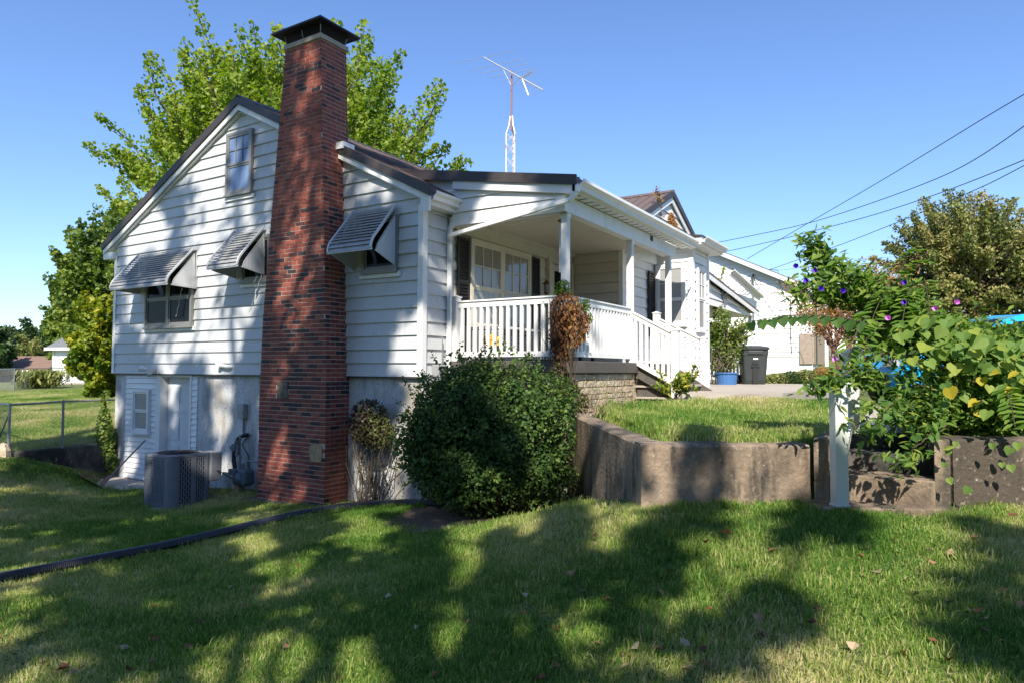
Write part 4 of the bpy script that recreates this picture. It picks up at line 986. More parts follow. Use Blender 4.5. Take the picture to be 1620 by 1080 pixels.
mb = MB(); mb.prism([(x, y, z0-.01) for x, y in rr1], (0, 0, .05)); mb.build('base_pan', M_AC, ac)
mb = MB()                                   # corner posts
for cx, cy, a0 in ((x1-.13, y0+.13, -90), (x1-.13, y1-.13, 0), (x0+.13, y1-.13, 90), (x0+.13, y0+.13, 180)):
    pts = [(cx+.131*math.cos(math.radians(a0-8+106*k/8)), cy+.131*math.sin(math.radians(a0-8+106*k/8))) for k in range(9)]
    pin = [(cx+.12*math.cos(math.radians(a0-8+106*k/8)), cy+.12*math.sin(math.radians(a0-8+106*k/8))) for k in range(9)][::-1]
    mb = MB(); mb.prism([(x, y, z0+.04) for x, y in pts+pin], (0, 0, z1-z0-.09)); mb.build('corner_panel', M_AC, ac)
def louver(T, u0, u1, v0, v1, name='louver_panel'):
    mb = MB(T); nx_ = int((u1-u0)/.036); cw_ = (u1-u0)/nx_; nz = 8; hz_ = (v1-v0)/nz
    for i in range(nx_+1): mb.box(u0+i*cw_-.009, u0+i*cw_+.009, v0, v1, -.008, 0)
    for i in range(nx_):
        for j in range(nz+1):
            v = v0+(j+(.5 if i % 2 else 0))*hz_
            if v+.01 < v1 and v-.01 > v0-.02: mb.box(u0+i*cw_+.006, u0+(i+1)*cw_-.006, v-.009, v+.009, -.007, -.001)
    mb.box(u0-.02, u1+.02, v1, v1+.03, -.008, 0); mb.box(u0-.02, u1+.02, v0-.03, v0, -.008, 0)
    mb.build(name, M_AC, ac)
louver(onWY(y0), x0+.13, x1-.13, z0+.06, z1-.07)
louver(onWX(x1), y0+.12, y0+.37, z0+.06, z1-.07); louver(onWX(x1), y0+.45, y1-.12, z0+.06, z1-.07)
mb = MB(onWX(x1)); mb.box(y0+.37, y0+.45, z0+.03, z1-.04, -.01, .003); mb.build('rib_panel', M_AC, ac)
mb = MB(); mb.box(x1-.30, x1+.035, y1-.06, y1+.14, z1-.48, z1-.003); mb.build('control_box', M_AC, ac, bevel=.01)
mb = MB(); cx, cy = (x0+x1)/2, (y0+y1)/2
for r in np.arange(.06, .34, .028): mb.tube([(cx+r*math.cos(a), cy+r*math.sin(a), z1+.012+.02*(1-r/.34)) for a in np.linspace(0, 2*math.pi, 25)], .004, 4, False)
for k in range(8): a = k*math.pi/4; mb.tube([(cx, cy, z1+.035), (cx+.34*math.cos(a), cy+.34*math.sin(a), z1+.005)], .005, 4)
mb.build('fan_grille', M_ACD, ac)
mb = MB(); mb.box(-5.05, -4.0, -1.38, -.40, -2.40, -2.272); tag(mb.build('unit_pad', M_WALK, None, bevel=.01), 'thin concrete pad under the air conditioning unit', 'pad')
ls = MB(); ls.tube([(-4.05, -.42, -2.18), (-3.98, -.38, -2.24), (-3.85, -.22, -2.18), (-3.98, -.12, -1.95), (-4.13, -.08, -1.62), (-4.16, -.06, -1.40), (-4.08, -.04, -1.22), (-3.95, -.0, -1.16), (-3.90, .03, -1.16)], .036, 10)
ls.tube([(-4.05, -.46, -1.72), (-3.9, -.3, -1.86), (-3.8, -.15, -1.9), (-3.72, -.05, -1.8), (-3.88, .02, -1.5), (-4.0, -.02, -1.32), (-3.92, .03, -1.2)], .010, 6)
tag(ls.build('refrigerant_line', M_HOSE, None, True), 'thick black insulated line curving from the unit up the wall', 'pipe')
gm = empty('gas_meter', (-3.62, -.2, -1.9), 'blue grey gas meter with regulator and pipes left of the chimney', 'gas meter')
mb = MB(); mb.box(-3.86, -3.52, -.32, -.10, -1.98, -1.70); mb.build('meter_body', M_GAS, gm, bevel=.05)
mb = MB(); mb.tube([(-3.69, -.30, -1.86), (-3.69, -.35, -1.86)], [.11, .09], 16); mb.build('diaphragm_cover', M_GAS, gm, True)
mb = MB(); mb.box(-3.90, -3.72, -.36, -.31, -1.80, -1.70); mb.build('index_box', M_GAS, gm, bevel=.01)
mb = MB()
mb.tube([(-3.80, -.2, -1.70), (-3.80, -.2, -1.50), (-3.90, -.2, -1.50), (-3.90, -.17, -1.32)], .02, 8); mb.tube([(-3.60, -.2, -1.70), (-3.60, -.2, -1.56), (-3.42, -.2, -1.56), (-3.12, -.2, -1.57)], .018, 8)
mb.tube([(-3.92, -.12, -1.15), (-3.92, -.12, -2.25)], .016, 8); mb.tube([(-3.95, -.06, -1.2), (-3.99, -.16, -1.50)], .012, 6)
mb.tube([(-3.72, -.2, -1.70), (-3.72, -.2, -1.62)], .03, 8); mb.tube([(-3.60, -.2, -1.70), (-3.60, -.2, -1.62)], .03, 8)
mb.build('pipes', M_PIPE, gm)
mb = MB(); mb.tube([(-3.97, -.18, -1.42), (-3.97, -.18, -1.30)], [.07, .06], 12); mb.tube([(-4.06, -.2, -1.36), (-3.9, -.2, -1.36)], .03, 8); mb.tube([(-3.93, -.16, -1.48), (-3.93, -.16, -1.24)], .028, 8); mb.build('regulator', M_GAS, gm)
mb = MB(); mb.box(-3.86, -3.74, -.26, -.14, -2.25, -1.98); mb.build('support_block', M_POLEW, gm)
sh_ = empty('long_shovel', (-7.2, -.6, -2.25), 'old long handled shovel leaning on the narrow vinyl siding', 'shovel')
mb = MB(); a_, b_ = np.array([-7.10, -.60, -2.05]), np.array([-6.95, -.04, -1.42]); mb.tube([a_, b_], .016, 8); mb.build('handle', M_POLEW, sh_)
mb = MB(); d = (b_-a_)/np.linalg.norm(b_-a_); mb.prism([tuple(a_+np.array([s*.08, 0, 0])-d*0) for s in (-1, 1)]+[tuple(a_+np.array([.085, -.02, 0])-d*.17), tuple(a_-d*.25), tuple(a_+np.array([-.085, -.02, 0])-d*.17)], (0, -.012, .003)); mb.build('blade', M_RUSTP, sh_)
eb = empty('meter_box', (.05, .36, -.1), 'grey electrical box on the house corner above the foundation', 'electrical box')
mb = MB(onWX(.0)); mb.box(.24, .47, -.17, .07, 0, .15); mb.build('cabinet', M_GREYB, eb, bevel=.015)
mb = MB(); mb.tube([(.06, .34, -.17), (.06, .34, -1.7)], .012, 6); mb.tube([(.06, .42, .07), (.06, .42, .5)], .008, 6); mb.build('conduit', M_PIPE, eb)
for u0, v0, u1, v1 in ((-3.46, 1.60, -3.75, .98), (-5.75, 1.52, -5.92, .98)):
    mb = MB(); q = [(u0+(u1-u0)*t+.012*math.sin(t*23), -.10, v0+(v1-v0)*t) for t in np.linspace(0, 1, 14)]; mb.tube(q, .007, 5)
    tag(mb.build('hanging_cord', M_TRIM), 'white cord hanging below the awning next to the chimney' if u0 > -4 else 'white cord hanging in front of the wide awning window', 'cord')

# ------------------------------------------------------------------ concrete walls and garden steps
def rough(o, lv=3, s=.012):
    pass
def wallrun(name, pts, tops, t, bottom, m, label, cat='retaining wall', lip=.012):
    """pts: front line (x,y); thickness t behind; wobbly top edge"""
    root = MB(); n = 0; pts = [np.array(p, float) for p in pts]
    A = []
    N = 26
    for i in range(len(pts)-1):
        for k in range(N+(i == len(pts)-2)):
            f = k/N; A.append((pts[i]*(1-f)+pts[i+1]*f, tops[i]*(1-f)+tops[i+1]*f, i))
    vs = []; rows = 8
    for p, z, i in A:
        d = pts[i+1]-pts[i]; d = d/np.linalg.norm(d); nrm = np.array([-d[1], d[0]])
        for r in range(rows):
            f = r/(rows-1); wz = bottom*(1-f)+(z-.02)*f; q = p-nrm*(rng.normal()*.003+(.006 if r in (3, 4) else 0))
            vs.append((q[0], q[1], wz))
        for a_, dz in ((.022, 0), (.10, .004), (t-.03, .003)): q = p+nrm*a_; vs.append((q[0], q[1], z+dz+rng.normal()*.003))
        q = p+nrm*t; vs.append((q[0], q[1], z-.02)); vs.append((q[0], q[1], bottom))
    k = rows+5; fs = []
    for i in range(len(A)-1):
        for j in range(k-1): fs.append((i*k+j, (i+1)*k+j, (i+1)*k+j+1, i*k+j+1))
    fs.append(tuple(range(k))); fs.append(tuple(range((len(A)-1)*k, len(A)*k))[::-1])
    root.add(vs, fs); o = root.build(name, m, None)
    return tag(o, label, cat)
def on(a, d=0): return K0+KR*a+KN*d
wallrun('retaining_wall', [on(.0), on(1.395)], [-.60, -.60], .24, -1.5, M_CONC, 'low concrete retaining wall between the diagonal wall and the steps')
wallrun('retaining_wall', [KD, K0-DD*.02], [-.585, -.60], .24, -2.2, M_CONC, 'diagonal concrete wall running back from the lawn to the porch')
wallrun('retaining_wall', [on(2.41, -.27), on(9.5, -.27)], [-.525, -.52], .30, -1.5, M_CONC, 'long concrete wall under the flowering vine right of the steps')
wallrun('retaining_wall', [(-8.40, -1.85), (-8.40, .0)], [-1.60, -1.575], .25, -2.8, M_CONCD, 'black stained concrete wall dropping away at the far house corner')
S0 = on(1.54); SW = .754
def sp(u, v): return S0+np.array([u, v])      # steps run straight along the house front direction
def slab_(c, z, name, m, parent=None, zb=-1.5, bev=.012):
    mb = MB(); mb.prism([(p[0], p[1], zb) for p in c], (0, 0, z-zb)); return mb.build(name, m, parent, bevel=bev)
tag(slab_([on(1.42, -.01), on(1.535, -.01), sp(-.005, .98), sp(-.11, .98)], -.545, 'step_cheek', M_CONC), 'narrow concrete cheek wall left of the garden steps', 'cheek wall')
tag(slab_([on(2.255, -.275), on(2.385, -.275), sp(SW+.13, 1.2), sp(SW+.01, 1.2)], -.53, 'step_cheek', M_CONC), 'narrow concrete cheek wall right of the garden steps', 'cheek wall')
SP = empty('garden_steps', (*sp(.35, .3), -1.1), 'three dark old concrete steps between the cheek walls', 'steps')
for i, (v0, zt) in enumerate(((.10, -.845), (.465, -.70), (.847, -.545))):
    slab_([sp(.003, v0), sp(SW-.003, v0), sp(SW-.003, v0+.45), sp(.003, v0+.45)], zt, 'step', M_CONCD if i else M_CONC, SP)
tag(slab_([on(1.30, -.33), on(2.6, -.42), on(2.6, -.02), sp(SW-.01, .2), sp(.01, .09), on(1.30, -.02)], -1.045, 'step_footing', M_CONC, None, -1.2), 'worn concrete strip at the foot of the garden steps', 'footing')
HR = empty('white_handrail', (*sp(.02, -.15), -1.0), 'weathered white vinyl handrail beside the garden steps', 'handrail')
M_VIN = mat("weathered_vinyl", (.60,.62,.56), .35, noise=[(3,(.50,.54,.47),.5,.8,(1,1,.4))])
pa = cw(2.55, 5.38, 0)[:2]; pb = cw(3.02, 6.13, 0)[:2]; dr_ = pb-pa
def vpost(p, z0, z1, w=.050):
    rot = math.atan2(KR[1], KR[0])
    mb = MB(lambda x, y, z: (p[0]+x*math.cos(rot)-y*math.sin(rot), p[1]+x*math.sin(rot)+y*math.cos(rot), z))
    mb.box(-w, w, -w, w, z0, z1); mb.box(-w-.008, w+.008, -w-.008, w+.008, z0, z0+.02); mb.box(-w-.01, w+.01, -w-.01, w+.01, z1, z1+.018)
    mb.add([(-w, -w, z1+.018), (w, -w, z1+.018), (w, w, z1+.018), (-w, w, z1+.018), (0, 0, z1+.05)], [(0,1,4),(1,2,4),(2,3,4),(3,0,4)]); mb.build('post', M_VIN, HR, bevel=.004)
vpost(pa, -1.045, -.10); vpost(pb, -.545, .16)
for za, zb in ((-.16, .08), (-.78, -.42)):
    mb = MB(); d = dr_/np.linalg.norm(dr_); a = pa+d*.055; b = pb-d*.055; mb.beam((a[0], a[1], za), (b[0], b[1], zb), .05, .085); mb.build('rail', M_VIN, HR)
# corrugated drain hose
hp = [atz(px, py, z) for px, py, z in [(-60,938,-1.92),(0,925,-1.93),(120,899,-1.93),(250,870,-1.92),(380,838,-1.92),(480,815,-1.93),(560,803,-1.92),(650,797,-1.85),(700,800,-1.78)]]
cp = []
for i in range(len(hp)-1):
    for t in np.linspace(0, 1, 10, endpoint=False): cp.append(hp[i]*(1-t)+hp[i+1]*t)
cp.append(hp[-1]); cp = np.array(cp)
for _ in range(6): cp[1:-1] = (cp[:-2]+2*cp[1:-1]+cp[2:])/4
for i in range(len(cp)): cp[i, 2] = H(cp[i, 0], cp[i, 1])+.052
s = np.concatenate([[0], np.cumsum(np.linalg.norm(np.diff(cp, axis=0), axis=1))]); NS = int(s[-1]/.0085)
u = np.linspace(0, s[-1], NS); cc = np.stack([np.interp(u, s, cp[:, i]) for i in range(3)], 1)
mb = MB(); mb.tube(cc, [.052+(.005 if (i % 2) else 0) for i in range(NS)], 10)
tag(mb.build('corrugated_hose', M_HOSE), 'black corrugated drain hose lying across the lawn to the bush', 'hose')
# soil patches
def patch(name, ring, m, dz=.012, kind='structure'):
    ring = [np.array(p[:2], float) for p in ring]; c = sum(ring)/len(ring); vs = []; fs = []; R = 10; n = len(ring)
    for r in range(R+1):
        for p in ring:
            q = c+(p-c)*(r/R); vs.append((q[0], q[1], H(*q)+dz))
    for r in range(R):
        for k in range(n): fs.append((r*n+k, r*n+(k+1) % n, (r+1)*n+(k+1) % n, (r+1)*n+k))
    me = bpy.data.meshes.new(name); me.from_pydata(vs, [], fs); me.materials.append(m); return tag(mesh_obj(name, me), kind=kind)
def ell(cx, cy, rx, ry, n=40, j=.06, a=0):
    out = []
    for k in range(n):
        t = 2*math.pi*k/n; f = 1+j*math.sin(3*t+1)+j*math.sin(7*t)
        out.append((cx+rx*f*math.cos(t), cy+ry*f*math.sin(t)))
    return out
patch('soil', ell(1.72, -.95, 1.16, 1.08), M_DIRT, .02)
mb = []
patch('soil_strip', [(-3.3, -.12), (-3.3, -.6), (-2.2, -.58), (-1.3, -.55), (-.6, -.42), (.6, -.42), (1.6, -.2), (1.9, .3), (.6, .3), (-1.3, .2)], M_DIRT, .016)
patch('soil_edge', [(-8.2, -.02), (-8.25, -.8), (-6.5, -.95), (-4.9, -.7), (-3.4, -.55), (-3.1, -.1)], M_DIRT, .012)
# walk and driveway on the upper level
def sheet(name, poly, m, dz, thick=.1, label=None):
    mb = MB(); 
    cx = [np.array(p[:2]) for p in poly]
    z = [H(*p)+dz for p in cx]
    n = len(poly); mb.add([(p[0], p[1], zz-thick) for p, zz in zip(cx, z)]+[(p[0], p[1], zz) for p, zz in zip(cx, z)], [tuple(range(n))[::-1], tuple(range(n, 2*n))]+[(i, (i+1) % n, (i+1) % n+n, i+n) for i in range(n)])
    return tag(mb.build(name, m), kind='structure')
mb = MB()
pl = [cw(2.72, 11.0, 0), cw(3.5, 10.95, 0), cw(4.6, 11.7, 0), cw(6.0, 13.6, 0), cw(8.6, 17.0, 0), cw(9.5, 20.4, 0), cw(2.5, 20.6, 0), cw(2.5, 12, 0)]
mb.prism([(p[0], p[1], -.55) for p in pl], (0, 0, .18)); tag(mb.build('driveway', M_WALK), kind='structure')
pl = [sp(.0, 1.30), sp(SW, 1.30), sp(SW, 5.2), sp(.0, 5.2)]
patch('garden_path', [pl[0], (pl[0]+pl[1])/2, pl[1], (pl[1]+pl[2])/2, pl[2], (pl[2]+pl[3])/2, pl[3], (pl[3]+pl[0])/2], M_WALK, .03)
pk = [cw(4.6, 8.9, 0), cw(12, 8.9, 0), cw(12, 12.6, 0), cw(4.9, 12.6, 0)]
patch('parking_gravel', [pk[0], (pk[0]+pk[1])/2, pk[1], (pk[1]+pk[2])/2, pk[2], (pk[2]+pk[3])/2, pk[3], (pk[3]+pk[0])/2], M_WALK, .03)
# ------------------------------------------------------------------ shade trees behind the photographer
rng = np.random.default_rng(23)
SHADE = [((2.6, -15.5), 21.0, (3.8, -13.0, 15.2), (6.2, 3.2, 5.8), 58, 21000, .54),
         ((9.5, -15.5), 12.0, (9.6, -13.2, 7.9), (5.8, 2.4, 3.3), 58, 12500, .33),
         ((18.0, -12.5), 11.5, (16.6, -11.8, 8.2), (4.6, 2.4, 3.2), 42, 9000, .33),
         ((-1.5, -15.0), 13, (-.8, -13.0, 9.0), (5.2, 2.8, 3.6), 70, 13000, .38)]
for i, ((bx, by), hh, cc, rr, nt, nl, pl_) in enumerate(SHADE):
    tree('shade_tree', (bx, by, H(bx, by)), hh, cc, rr, L_MAPLE, M_BARK, ['tall', 'low spreading', 'right hand', 'left hand'][i]+' leafy shade tree standing behind the photographer', n_tip=nt, n_leaf=nl, ls=.27, plume=pl_, trunk_r=.3, fork=.3, start=.72, inner=.6, tipjit=.5)

rng = np.random.default_rng(31)
# woods added unseen behind the photographer to cut skylight and window reflections
wp = []
for k in range(110):
    a = math.radians(rng.uniform(140, 400)); R_ = rng.uniform(25, 32); c = np.array([6+R_*math.cos(a), -8+R_*math.sin(a), 0]); 
    if (c-CAM)@F0 > -6: continue
    h_ = rng.uniform(7, 11); n_ = 300; d = rng.normal(size=(n_, 3)); d /= np.linalg.norm(d, axis=1)[:, None]; wp.append(c+[0, 0, h_*.45-2]+d*[rng.uniform(2, 4), rng.uniform(2, 4), h_*.55]*rng.uniform(.6, 1, n_)[:, None])
tag(leaves('woods', np.concatenate(wp), 1.1, L_DARK, None, shape='maple'), kind='stuff')

# ------------------------------------------------------------------ shrubs and vines near the house
def sub(name, P, size, m, root, **k):
    o = leaves(name, np.asarray(P)-WL[root.name], size, m, None, **k); o.parent = root; o.location = (0, 0, 0); WL[o.name] = WL[root.name]; o['kind'] = 'stuff'; return o
BX, BY = 1.62, -.72
bu = empty('evergreen_bush', (BX, BY, -1.8), 'large rounded dark green evergreen bush at the house corner', 'bush')
cz = -.92
blobs = [((BX, BY, cz-.15), (.90, .90, .74))]
for k in range(96):                          # even spread of lumps over the dome, uneven in size
    e = math.asin(-.65+1.63*(k+.5)/96); a = k*2.39996; f = rng.uniform(.62, .86)+.07*math.sin(3*a+1.1)*math.cos(e)
    c = (BX+f*math.cos(a)*math.cos(e), BY+f*math.sin(a)*math.cos(e), cz+.06+f*.95*math.sin(e)); r = rng.uniform(.17, .29)
    blobs.append((c, (r, r, r*rng.uniform(.8, 1.2))))
for c, r in (((BX-.05, BY+.1, cz+.78), (.32, .3, .30)), ((BX+.62, BY+.5, cz+.35), (.35, .35, .35)), ((BX-.55, BY-.1, cz-.35), (.42, .42, .4)), ((BX+.70, BY+.35, cz-.45), (.40, .40, .36)), ((BX+.62, BY+.55, cz+.55), (.38, .36, .34)), ((BX-.35, BY-.2, cz+.62), (.26, .26, .24)), ((BX-.70, BY-.35, cz-.1), (.36, .34, .30))): blobs.append((c, r))
P, Nn = blob_points(blobs, 80000, .5)
P = P[(P[:, 2] > -1.78)]; 
keep = rng.random(len(P)) < .97; P = P[keep]
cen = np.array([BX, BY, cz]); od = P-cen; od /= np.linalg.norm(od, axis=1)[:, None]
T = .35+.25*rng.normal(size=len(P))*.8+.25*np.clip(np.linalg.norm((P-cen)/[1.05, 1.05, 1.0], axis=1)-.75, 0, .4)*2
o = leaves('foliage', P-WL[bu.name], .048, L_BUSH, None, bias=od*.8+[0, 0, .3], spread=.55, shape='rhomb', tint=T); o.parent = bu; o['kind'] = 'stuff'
mb = MB()
for k in range(90):
    a = rng.uniform(0, 2*math.pi); e = rng.uniform(-.2, 1.4); L = rng.uniform(.85, 1.12)
    p1 = cen+np.array([math.cos(a)*math.cos(e)*L, math.sin(a)*math.cos(e)*L, math.sin(e)*L*.95]); mb.tube(curve((BX+rng.normal()*.12, BY+rng.normal()*.12, -1.8), p1, .1, 7, .03), np.linspace(.014, .003, 7), 4, False)
mb.build('twigs', M_STEM, bu)
mb = MB()
for k in range(5):
    pass
sh_p = []; sh_s = MB()
for k in range(320):
    e = math.asin(rng.uniform(-.5, 1)); a = rng.uniform(0, 2*math.pi); d = np.array([math.cos(a)*math.cos(e), math.sin(a)*math.cos(e), math.sin(e)*.98])
    p0 = cen+[0, 0, .06]+d*.86; L = rng.uniform(.14, .40); d2 = d+rng.normal(size=3)*.35+[0, 0, .5]; d2 /= np.linalg.norm(d2)
    sh_s.tube([p0, p0+d2*L], .003, 3, False); m_ = int(L*75)
    sh_p.append(p0+d2*L*rng.uniform(.2, 1.05, m_)[:, None]+rng.normal(size=(m_, 3))*.022)
sh_p = np.concatenate(sh_p); sh_s.build('shoots', M_STEM, bu)
o = leaves('shoot_leaves', sh_p-WL[bu.name], .046, L_BUSH, None, bias=(0, -.3, .6), spread=.8, shape='rhomb', tint=rng.uniform(.4, 1, len(sh_p))); o.parent = bu; o['kind'] = 'stuff'
core_ = MB(); core_.lathe([(.3, -.75), (.56, -.45), (.64, -.05), (.58, .30), (.36, .52), (.1, .60)], (BX, BY, cz), 18); core_.build('shade_core', M_DARKFILL, bu, True)  # solid dark core, the bush's inner shade put into its colour
# climbing shrub on the foundation
cs = empty('climbing_shrub', (-.80, -.25, -2.05), 'small purple green shrub on bare stems against the foundation', 'shrub')
P, Nn = blob_points([((-.80, -.22, -.78), (.36, .22, .34)), ((-.70, -.22, -.92), (.36, .22, .26)), ((-.95, -.2, -.85), (.25, .18, .25))], 3600, .5)
tt = .25+.5*rng.random(len(P))+.5*(P[:, 0]+.8)
sub('foliage', P, .050, L_PURP, cs, bias=(0, -.8, .5), spread=.7, shape='rhomb', tint=tt)
mb = MB()
for k in range(34):
    x = rng.normal()*.15; mb.tube(curve((-.80+x*.55+rng.normal()*.05, -.12-rng.random()*.2, -2.08), (-.80+x*2.0, -.08-rng.random()*.25, -.85+rng.normal()*.1), 0, 6, .035), np.linspace(.011, .004, 6), 4, False)
for k in range(160):
    x = -.8+rng.normal()*.26; z = rng.uniform(-1.95, -.8); mb.tube([(x, -.02-rng.random()*.1, z), (x+rng.normal()*.10, -.04-rng.random()*.12, z+rng.normal()*.14)], .003, 3, False)
mb.build('stems', M_STEM, cs)
P2 = np.stack([-.80+rng.normal(size=240)*.22, -.10-.12*rng.random(240), rng.uniform(-2.0, -1.1, 240)], 1); sub('lower_leaves', P2, .035, L_PURP, cs, bias=(0, -.8, .3), spread=.8)
# ivy at the far corner
iv = empty('ivy', (-8.3, -.1, -2.3), 'dark ivy climbing the far foundation corner above the stained wall', 'ivy')
P, Nn = blob_points([((-8.36, -.10, -1.25), (.14, .14, .42)), ((-8.24, -.06, -1.55), (.18, .10, .40)), ((-8.40, -.1, -.75), (.05, .05, .3)), ((-8.12, -.06, -1.95), (.15, .08, .2))], 1500, .3)
sub('foliage', P, .07, L_MID, iv, bias=(.3, -.8, .3), spread=.5, shape='maple')
# dried vine hanging on the porch corner
dv = empty('dried_vine', (2.04, .70, 0), 'dried brown vine hanging over the front porch rail corner', 'vine')
P, Nn = blob_points([((2.03, .66, .80), (.24, .20, .26)), ((2.0, .66, .48), (.22, .18, .32)), ((1.94, .64, .30), (.13, .12, .45)), ((2.12, .82, .62), (.16, .22, .26))], 3600, .25)
sub('dry_foliage', P, .062, L_DRY, dv, bias=(.2, -.6, .1), spread=.8, shape='long', tint=rng.uniform(0, 1, len(P))*.75+.25*(P[:, 0] > 2.1), flip=(0, 0, -1))
P, Nn = blob_points([((1.96, .60, -.08), (.10, .10, .28)), ((2.10, .62, -.30), (.16, .10, .20)), ((2.25, .66, -.45), (.12, .08, .16))], 1300, .2)
sub('purple_foliage', P, .045, L_PURP, dv, bias=(.2, -.6, .2), spread=.8)
P, Nn = blob_points([((1.98, .64, 1.12), (.13, .10, .12)), ((2.22, .85, .90), (.07, .08, .10)), ((2.2, 1.0, .72), (.06, .08, .08))], 420, .2)
sub('green_sprigs', P, .055, L_VINE, dv, bias=(0, -.3, .5), spread=.8, shape='long')
mb = MB()
for k in range(40):
    x = 2.0+rng.normal()*.08; mb.tube(curve((x, .66+rng.normal()*.05, -.5), (x+rng.normal()*.15, .66+rng.normal()*.12, .95), 0, 7, .04), .005, 3, False)
mb.build('stems', M_STEM, dv)
# light green plant by the stairs
pt = atz(1066, 638, -.50)
yp = empty('young_nandina', pt, 'light green long leaved plant in front of the porch stairs', 'plant')
mb = MB(); PP = []
for k in range(16):
    a = rng.uniform(0, 6.28); L = rng.uniform(.25, .5); tip = pt+np.array([math.cos(a)*L*.8, math.sin(a)*L*.6, rng.uniform(.2, .5)])
    if k < 3: tip = pt+R0*rng.uniform(.1, .35)+np.array([0, 0, rng.uniform(.42, .60)])
    c = curve(pt, tip, .08, 8, .01); mb.tube(c, np.linspace(.008, .003, 8), 4, False)
    for t in np.linspace(.35, 1, 13):
        p = np.array([np.interp(t, np.linspace(0, 1, 8), c[:, i]) for i in range(3)])
        for _ in range(2): PP.append(p+rng.normal(size=3)*.022)
mb.build('stems', M_STEM, yp); sub('foliage', np.array(PP), .10, L_YEL, yp, bias=(0, -.3, .7), spread=.5, shape='long')
wd = empty('dry_weeds', (2.5, .95, -.6), 'tall dry weeds growing by the limestone porch base', 'weeds')
mb = MB(); PP = []
for k in range(60):
    x, y = 2.35+rng.normal()*.22, 1.1+rng.normal()*.35; h = rng.uniform(.2, .55); c = curve((x, y, -.6), (x+rng.normal()*.12, y+rng.normal()*.12, -.6+h), 0, 4, .01); mb.tube(c, np.linspace(.004, .0015, 4), 3, False)
    for _ in range(7): PP.append(c[rng.integers(1, 4)]+rng.normal(size=3)*.03)
mb.build('stems', M_POLEW, wd); sub('foliage', np.array(PP), .04, L_OLIVE, wd, bias=(0, 0, .3), spread=1, shape='long')

# ------------------------------------------------------------------ flowering vine over the right wall
VR = np.array([*on(4.4, .5), -.6])
vn = empty('morning_glory_vine', VR, 'large flowering vine arching over the wall right of the steps', 'vine')
def V(px, py, d): return atd(px, py, d)
stemb = MB()
paths = []
def runner(pts, r0, r1, jit=.01):
    pts = [np.array(p) for p in pts]; c = []
    for a, b in zip(pts[:-1], pts[1:]):
        for t in np.linspace(0, 1, 8, endpoint=False): c.append(a*(1-t)+b*t)
    c.append(pts[-1]); c = np.array(c)
    for _ in range(5): c[1:-1] = (c[:-2]+2*c[1:-1]+c[2:])/4
    c[1:-1] += rng.normal(size=(len(c)-2, 3))*jit
    stemb.tube(c, np.linspace(r0, r1, len(c)), 5, False); return c
root_ = np.array([*on(4.6, .9), -.6]); root2 = np.array([*on(5.8, .8), -.6])
arch1 = runner([root_, V(1500, 560, 5.9), V(1440, 480, 5.8), V(1380, 440, 5.6), V(1320, 440, 5.5), V(1260, 465, 5.4)], .02, .004)
arch2 = runner([root_, V(1480, 540, 6.0), V(1400, 470, 5.9), V(1330, 430, 5.7), V(1290, 400, 5.6), V(1285, 382, 5.6)], .02, .003)
runr = runner([V(1400, 520, 5.5), V(1350, 506, 5.3), V(1290, 498, 5.2), V(1240, 500, 5.1), V(1190, 508, 5.0)], .006, .003, .002)
arch3 = runner([root_, V(1440, 560, 5.6), V(1370, 560, 5.4), V(1330, 600, 5.3), V(1285, 612, 5.2)], .014, .003)
arch4 = runner([root_, V(1450, 600, 5.5), V(1400, 650, 5.2), V(1370, 690, 5.1)], .012, .003)
arch5 = runner([root2, V(1560, 560, 6.0), V(1540, 520, 6.0), V(1600, 520, 6.2)], .016, .004)
hang1 = runner([V(1500, 670, 5.35), V(1470, 690, 5.25), V(1435, 715, 5.15), V(1425, 735, 5.1)], .007, .002)
# small leaves: mass
bl_ = []
for px, py, d, rx, rz in [(1500,600,6.1,.40,.35),(1560,600,6.2,.5,.4),(1630,600,6.3,.5,.4),(1520,650,6.0,.55,.25),(1600,660,6.1,.6,.28),(1430,545,6.0,.26,.12),(1680,620,6.4,.6,.5),(1400,520,5.9,.30,.20),(1450,650,5.8,.3,.2),(1375,600,5.5,.16,.10),(1500,540,6.2,.5,.2),(1460,525,6.0,.40,.18),(1560,545,6.3,.5,.2),(1640,560,6.4,.5,.25),(1345,470,5.7,.30,.10),(1400,480,5.8,.30,.14)]:
    bl_.append((tuple(V(px, py, d)), (rx, rx*.8, rz)))
P, Nn = blob_points(bl_, 24000, .25)
zz = hgt(P[:, 0], P[:, 1]); P = P[P[:, 2] > zz+.03]
d1_ = (P[:, 0]-K0[0])*KN[0]+(P[:, 1]-K0[1])*KN[1]; P = P[(d1_ > -.25)]
T = rng.uniform(0, 1, len(P))**1.3
sub('small_foliage', P, .068, L_VINE, vn, bias=(0, -.5, .7), spread=.6, shape='long', tint=T)
def along(c, n, rad, lo=.1, hi=1):
    u = rng.uniform(lo, hi, n); k = np.linspace(0, 1, len(c)); p = np.stack([np.interp(u, k, c[:, i]) for i in range(3)], 1)
    return p+rng.normal(size=(n, 3))*rad
Pm = np.concatenate([along(arch1, 700, .075, .2), along(arch2, 620, .065, .2), along(arch3, 380, .055), along(arch4, 330, .08), along(hang1, 110, .05), along(arch5, 150, .10, .4)])
sub('arching_foliage', Pm, .078, L_VINE, vn, bias=(0, -.5, .7), spread=.5, shape='long')
